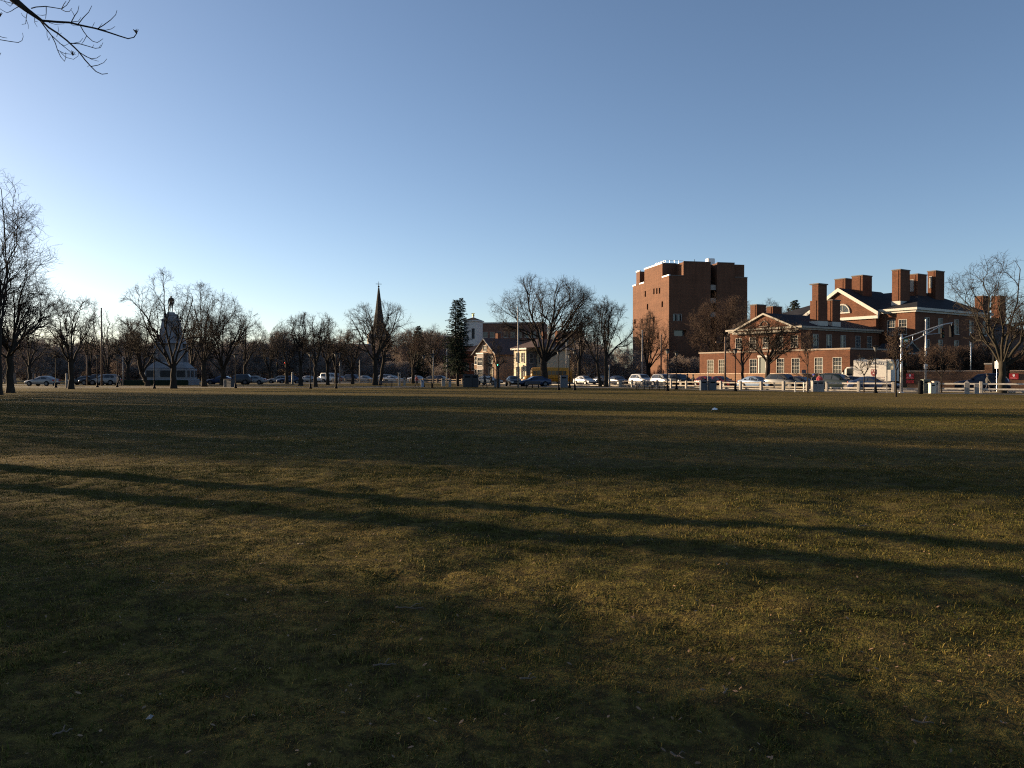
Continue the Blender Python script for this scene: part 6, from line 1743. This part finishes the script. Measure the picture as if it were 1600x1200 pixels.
for px, D, a_, c, kd, lab in ((452, 150, 20, BLU, 'sedan', 'blue car left of the close pair of trees'), (436, 152, 10, SIL, 'sedan', 'silver car below the dim traffic signals'), (394, 137, 5, SIL, 'sedan', 'silver car right of the dark hut'), (372, 136, 5, GRY, 'suv', 'grey car just behind the dark hut'), (344, 135, 3, BLU, 'sedan', 'blue car behind the broad bare tree trunk'),
        (163, 127, 2, SIL, 'suv', 'pale car left of the dark figure'), (150, 127, 2, BLK, 'suv', 'black car before the slender tree'), (66, 116, -8, SIL, 'sedan', 'silver car with sunlit windscreen near the left edge'), (130, 128, 2, GRY, 'sedan', 'grey car right of the vase shaped tree')):
    car(kd, c, px, 0, lab, pos=(D, R(a_)))

# --- school bus
p_ = Vector((at(858, 138), 138)); bus = tag(empty('school_bus', (p_.x, p_.y, 0.02), R(158)), 'yellow school bus behind the elm trunk', 'bus')
YEL = mat('bus_yellow', (0.42, 0.19, 0.016), 0.45, var=0.06)
m = MB(); st = []
for x, top, w in ((-3.9, 2.62, 1.12), (-3.7, 2.85, 1.18), (0, 2.95, 1.2), (2.6, 2.95, 1.2), (3.0, 2.75, 1.15)):
    st.append((x, [(0, .45), (w, .45), (w * 1.0, 1.3), (w * .99, 2.2), (w * .93, top - .2), (w * .75, top - .03), (0, top)]))
loft(m, st, 0); m.build('body', YEL, bus, True)
m = MB(); st = []
for x, top, w in ((3.0, 1.55, 1.0), (3.9, 1.5, .95), (4.5, 1.3, .85), (4.6, .7, .8)):
    st.append((x, [(0, .5), (w, .5), (w, .9), (w * .97, top - .12), (w * .8, top), (0, top + .02)]))
loft(m, st, 0); m.build('bonnet', YEL, bus, True)
for sy in (-1, 1):
    for k in range(9): MB().box(-3.5 + k * .68, -3.5 + k * .68 + .56, sy * 1.2 - .02, sy * 1.2 + .02, 1.62, 2.3).build('side_window', CARGLASS, bus)
    for x in (-2.2, 3.5):
        wh = MB().cylx((x, sy * 1.0, .48), .48, .3, 16).build('wheel', RUBBER, bus); MB().cylx((x, sy * 1.155, .48), .26, .02, 12).build('rim', ALLOY, wh)
    for z in (1.0, 1.4): MB().box(-3.85, 2.95, sy * 1.21 - .012, sy * 1.21 + .012, z, z + .05).build('rub_rail', BLACKMETAL, bus)
    MB().bbox(4.5, 4.64, sy * .6 - .12, sy * .6 + .12, .9, 1.12, .02).build('headlight', mat('headlamp', (0.6, 0.6, 0.6)), bus)
MB().box(3.02, 3.06, -.95, .95, 1.62, 2.4).build('windscreen', CARGLASS, bus)
MB().box(4.58, 4.72, -.9, .9, .5, .68).build('bumper', BLACKMETAL, bus)

# --- white box truck with crest
p_, a_ = street_pos(1369, 8.2)
truck = tag(empty('box_truck', (p_.x, p_.y, 0.02), a_ + math.pi), 'white box truck with red crest and lettering on its side', 'truck')
TW = mat('truck_white', (0.50, 0.475, 0.43), 0.45, var=0.05)
# local +x is towards the tail (right in the picture); side facing the camera is at +y or -y
sidey = -1 if (Vector((math.cos(a_ + math.pi - math.pi / 2), math.sin(a_ + math.pi - math.pi / 2))).dot(Vector((-p_.x, -p_.y))) > 0) else 1
m = MB(); m.bbox(-1.9, 1.9, -1.15, 1.15, .95, 3.2, .05); bx = m.build('cargo_box', TW, truck)
m = MB(); st = []
for x, top, w in ((-4.0, 1.35, .85), (-3.9, 1.6, .95), (-3.3, 1.75, 1.0), (-2.75, 2.45, .95), (-1.95, 2.55, .98)):
    st.append((x, [(0, .5), (w, .5), (w, 1.2), (w * .97, min(1.5, top - .05)), (w * .85, top - .05), (0, top)]))
loft(m, st, 0); m.build('cab', TW, truck, True)
m = MB(); m.add([(-3.26, -.8, 1.84), (-3.26, .8, 1.84), (-2.83, .76, 2.40), (-2.83, -.76, 2.40), (-3.28, -.8, 1.86), (-3.28, .8, 1.86), (-2.85, .76, 2.42), (-2.85, -.76, 2.42)], [(4, 7, 6, 5), (0, 1, 2, 3)]); m.build('windscreen', CARGLASS, truck)
for sy in (-1, 1):
    MB().box(-2.7, -2.05, sy * .97 - .02, sy * .97 + .02, 1.55, 2.3).build('side_window', CARGLASS, truck)
    for x in (-3.2, 1.0):
        wh = MB().cylx((x, sy * .98, .45), .45, .3, 16).build('wheel', RUBBER, truck); MB().cylx((x, sy * 1.14, .45), .25, .02, 12).build('rim', ALLOY, wh)
    MB().bbox(-2.95, -2.85, sy * 1.2 - .1, sy * 1.2 + .1, 1.7, 2.15, .02).build('mirror', BLACKMETAL, truck)
MB().box(-3.9, 1.85, -.45, .45, .55, .93).build('chassis', BLACKMETAL, truck)
MB().box(1.85, 2.05, -1.05, 1.05, .5, .62).build('rear_step', BLACKMETAL, truck)
def text_part(parent, txt, size, loc, rot, mat_, name='lettering', font_space=1.0):
    cu = bpy.data.curves.new(name, 'FONT'); cu.body = txt; cu.size = size; cu.align_x = 'CENTER'; cu.extrude = 0.006; cu.space_character = font_space
    tmp = bpy.data.objects.new(name, cu); COL.objects.link(tmp)
    bpy.context.view_layer.update()
    me = bpy.data.meshes.new_from_object(tmp.evaluated_get(bpy.context.evaluated_depsgraph_get()))
    bpy.data.objects.remove(tmp, do_unlink=True)
    me.materials.clear(); me.materials.append(mat_)
    o = link(bpy.data.objects.new(name, me), parent); o.location = loc; o.rotation_euler = rot
    return o
CRIM = mat('crest_red', (0.17, 0.035, 0.038), 0.5); DKT = mat('letter_dark', (0.24, 0.22, 0.20), 0.6); GRT = mat('letter_grey', (0.36, 0.29, 0.26), 0.6)
ys = sidey * 1.165
rot = (R(90), 0, 0) if sidey < 0 else (R(90), 0, math.pi)
text_part(bx, 'HARVARD', 0.40, (0.15, ys, 2.62), rot, DKT, font_space=1.12)
text_part(bx, 'UNIVERSITY', 0.17, (0.15, ys, 2.36), rot, GRT)
m = MB(); sh_ = [(-.28, .62), (-.28, .18), (-.16, -.02), (0, -.12), (.16, -.02), (.28, .18), (.28, .62)]
m.extrude_y([(0.15 + x, 1.55 + z * 1.0) for x, z in sh_], ys - .006, ys + .006); cr = m.build('crest', CRIM, bx)
m = MB()
for (x, z) in ((-.13, .46), (.13, .46), (0, .2)): m.box(0.15 + x - .075, 0.15 + x + .075, ys - .011, ys + .011, 1.55 + z - .05, 1.55 + z + .06)
m.build('crest_book', TW, cr)
# two lines of small print below the crest, too fine to read
m = MB()
for z, x0_, x1_ in ((1.32, -.95, 1.2), (1.12, -.85, 1.1)):
    x = x0_; rr = random.Random(int(z * 100))
    while x < x1_:
        w_ = rr.uniform(.06, .22); m.box(x, x + w_, ys - .006, ys + .006, z, z + .07); x += w_ + .04
m.build('small_print', mat('print_faint', (0.36, 0.28, 0.25), 0.6), bx)

# ------------------------------------------------------------------ people
def cloth(name, trousers, coat, hair, skin=(0.32, 0.2, 0.14)):
    m, nt, b = nodemat(name)
    tc = nt.nodes.new('ShaderNodeTexCoord'); sp_ = nt.nodes.new('ShaderNodeSeparateXYZ'); L(nt, tc.outputs['Object'], sp_.inputs[0])
    mr = nt.nodes.new('ShaderNodeMapRange'); mr.inputs[1].default_value = 0; mr.inputs[2].default_value = 1.75; L(nt, sp_.outputs[2], mr.inputs[0])
    r_ = nt.nodes.new('ShaderNodeValToRGB'); r_.color_ramp.interpolation = 'CONSTANT'
    e = r_.color_ramp.elements
    stops = [(0, (0.02, 0.02, 0.02)), (0.06, trousers), (0.47, coat), (0.85, skin)]
    while len(e) < len(stops): e.new(0.5)
    for i, (p, c) in enumerate(stops): e[i].position = p; e[i].color = rgba(c)
    L(nt, mr.outputs[0], r_.inputs[0]); L(nt, r_.outputs[0], b.inputs['Base Color']); b.inputs['Roughness'].default_value = 0.85
    return m
def person(px, D, rz, H, tr_, co, ha, label, pose='stand'):
    o = tag(empty('person', (at(px, D), D, 0.0), rz), label, 'person', 'people about the common')
    figure('body', (0, 0, 0.0), H, o, cloth('clothes_%d' % px, tr_, co, ha), pose, coat=True)
    s = H / 1.75
    MB().sphere((0, 0.01 * s, 1.665 * s), 0.118 * s, 12, 8, 0.95).build('hair', mat('hair_%d' % px, ha, 0.8), o, True)
    MB().tube([(0, -.10 * s, 1.60 * s), (0, -.135 * s, 1.575 * s)], [.012 * s, .018 * s], 5).build('nose', mat('skin', (0.32, 0.2, 0.14), 0.6), o)
    return o
DK = (0.015, 0.016, 0.02)
person(1543, 72, R(60), 1.74, (0.03, 0.03, 0.04), (0.05, 0.048, 0.045), (0.01, 0.01, 0.01), 'person in dark coat with sunlit back walking behind the right fence', 'walk')
person(1271.5, 79, R(20), 1.7, DK, (0.05, 0.05, 0.06), (0.03, 0.06, 0.35), 'person in blue hat behind the concrete cabinet')
person(1280.5, 79.5, R(-30), 1.72, DK, (0.4, 0.06, 0.07), (0.03, 0.02, 0.02), 'person in red jacket behind the concrete cabinet')
person(1074, 100, R(90), 1.75, DK, (0.03, 0.028, 0.026), (0.02, 0.015, 0.01), 'person in dark clothes on the pavement before the tower, left of two', 'walk')
person(1083, 100.5, R(90), 1.7, DK, (0.04, 0.035, 0.03), (0.02, 0.015, 0.01), 'person in dark clothes on the pavement before the tower, right of two', 'walk')
person(757.5, 103, R(70), 1.7, DK, (0.02, 0.02, 0.024), (0.015, 0.012, 0.01), 'person in black standing right of the tall black cabinets', 'walk')
person(651, 104, R(100), 1.68, (0.05, 0.03, 0.03), (0.30, 0.06, 0.04), (0.05, 0.03, 0.02), 'person in red jacket walking left of the pale blue bin', 'walk')
person(186, 112, R(80), 1.7, DK, (0.018, 0.018, 0.02), (0.015, 0.012, 0.01), 'dark figure walking left of the monument', 'walk')
person(767, 112, R(-80), 1.72, DK, (0.05, 0.04, 0.035), (0.02, 0.015, 0.01), 'person in brown walking before the townhouse bay', 'walk')

# ------------------------------------------------------------------ small things on the near lawn
rl = random.Random(12)
def gpt(px, py):
    D = EYE * FPX / (py - HZ); return at(px, D), D
STICKW = mat('dry_stick', (0.12, 0.09, 0.065), 0.8, var=0.3, scale=8)
for i, (px, py, ln_, a_, lab) in enumerate(((1240, 1052, .24, .5, 'pale forked stick lying on the grass at lower right'), (1352, 825, .22, -.3, 'pale bent stick on the sunlit grass at right'), (600, 1046, .22, .15, 'short stick on the grass at lower left'), (640, 966, .34, -.15, 'long thin dark twig lying left of centre'), (1445, 1143, .16, -.4, 'small twig at the lower right edge'), (1060, 1190, .13, -.9, 'small curved twig at the bottom, right of centre'),
        (95, 1150, .15, .9, 'small forked twig at the lower left'), (825, 1067, .15, .1, 'short brown twig near the bottom centre'), (470, 859, .15, -.5, 'tiny pale twig left of the long shadows'), (1135, 1100, .12, 1.0, 'stubby twig right of bottom centre'))):
    x, y = gpt(px, py); z = float(ground_z(x, y)) + 0.03
    o = tag(empty('fallen_stick', (x, y, z), a_), lab, 'stick', 'fallen sticks on the lawn')
    n = 6; ln_ *= 0.75; rr = random.Random(i + 40); ln_ *= 0.75
    pts = [(ln_ * (k / n - .5), rr.uniform(-.035, .035) * ln_, rr.uniform(-.004, .006)) for k in range(n + 1)]
    MB().tube(pts, [.0055 - .0005 * k for k in range(n + 1)], 6).build('stem', STICKW, o, True)
    MB().tube([pts[3], (pts[3][0] + ln_ * .18, pts[3][1] + ln_ * .22, .02), (pts[3][0] + ln_ * .28, pts[3][1] + ln_ * .36, .01)], [.0035, .003, .0015], 5).build('side_twig', STICKW, o, True)
# scattered dead leaves: nobody could count them
LEAF = mat('dead_leaf', (0.22, 0.13, 0.07), 0.7, var=0.5, scale=2)
lv = []; lf = []
rn = np.random.default_rng(31)
for i in range(1500):
    y = 2.2 + 22 * rn.random() ** 1.6; x = rn.uniform(-.72, .72) * y + rn.normal(0, .3); z = float(ground_z(x, y)) + rn.uniform(.012, .04)
    s = rn.uniform(.005, .015); a_ = rn.uniform(0, 6.28); t1, t2 = rn.uniform(-.5, .5, 2)
    c, s_ = math.cos(a_), math.sin(a_); b = len(lv)
    for (u_, v_) in ((-1, 0), (-.2, -.5), (.6, -.35), (1.1, 0), (.6, .4), (-.2, .5)):
        lv.append((x + s * (u_ * c - v_ * s_), y + s * (u_ * s_ + v_ * c), z + s * (t1 * u_ + t2 * v_ + .3 * v_ * v_)))
    lf.append(tuple(range(b, b + 6)))
m = MB(); m.v = lv; m.f = lf; m.m = [0] * len(lf)
tag(m.build('leaf_litter', LEAF), 'scraps of dead leaf scattered through the grass', 'leaves', kind='stuff')
o = tag(empty('paper_scrap', (*gpt(1117, 641), 0.02)), 'white scrap of litter on the far right lawn', 'litter')
MB().add([(-.12, -.06, 0), (.1, -.08, .01), (.13, .05, .06), (0, .09, .1), (-.13, .06, .03), (0, 0, .05)], [(0, 1, 5), (1, 2, 5), (2, 3, 5), (3, 4, 5), (4, 0, 5)]).build('scrap', WHITEPAINT, o)
x, y = gpt(231, 1131)
o = tag(empty('paper_scrap', (x, y, float(ground_z(x, y)) + .03)), 'tiny white scrap on the grass at the lower left', 'litter')
MB().add([(-.015, -.01, 0), (.012, -.012, .004), (.016, .008, .01), (-.004, .014, .014), (0, 0, .01)], [(0, 1, 4), (1, 2, 4), (2, 3, 4), (3, 0, 4)]).build('scrap', mat('dull_paper', (0.22, 0.21, 0.2), 0.8), o)
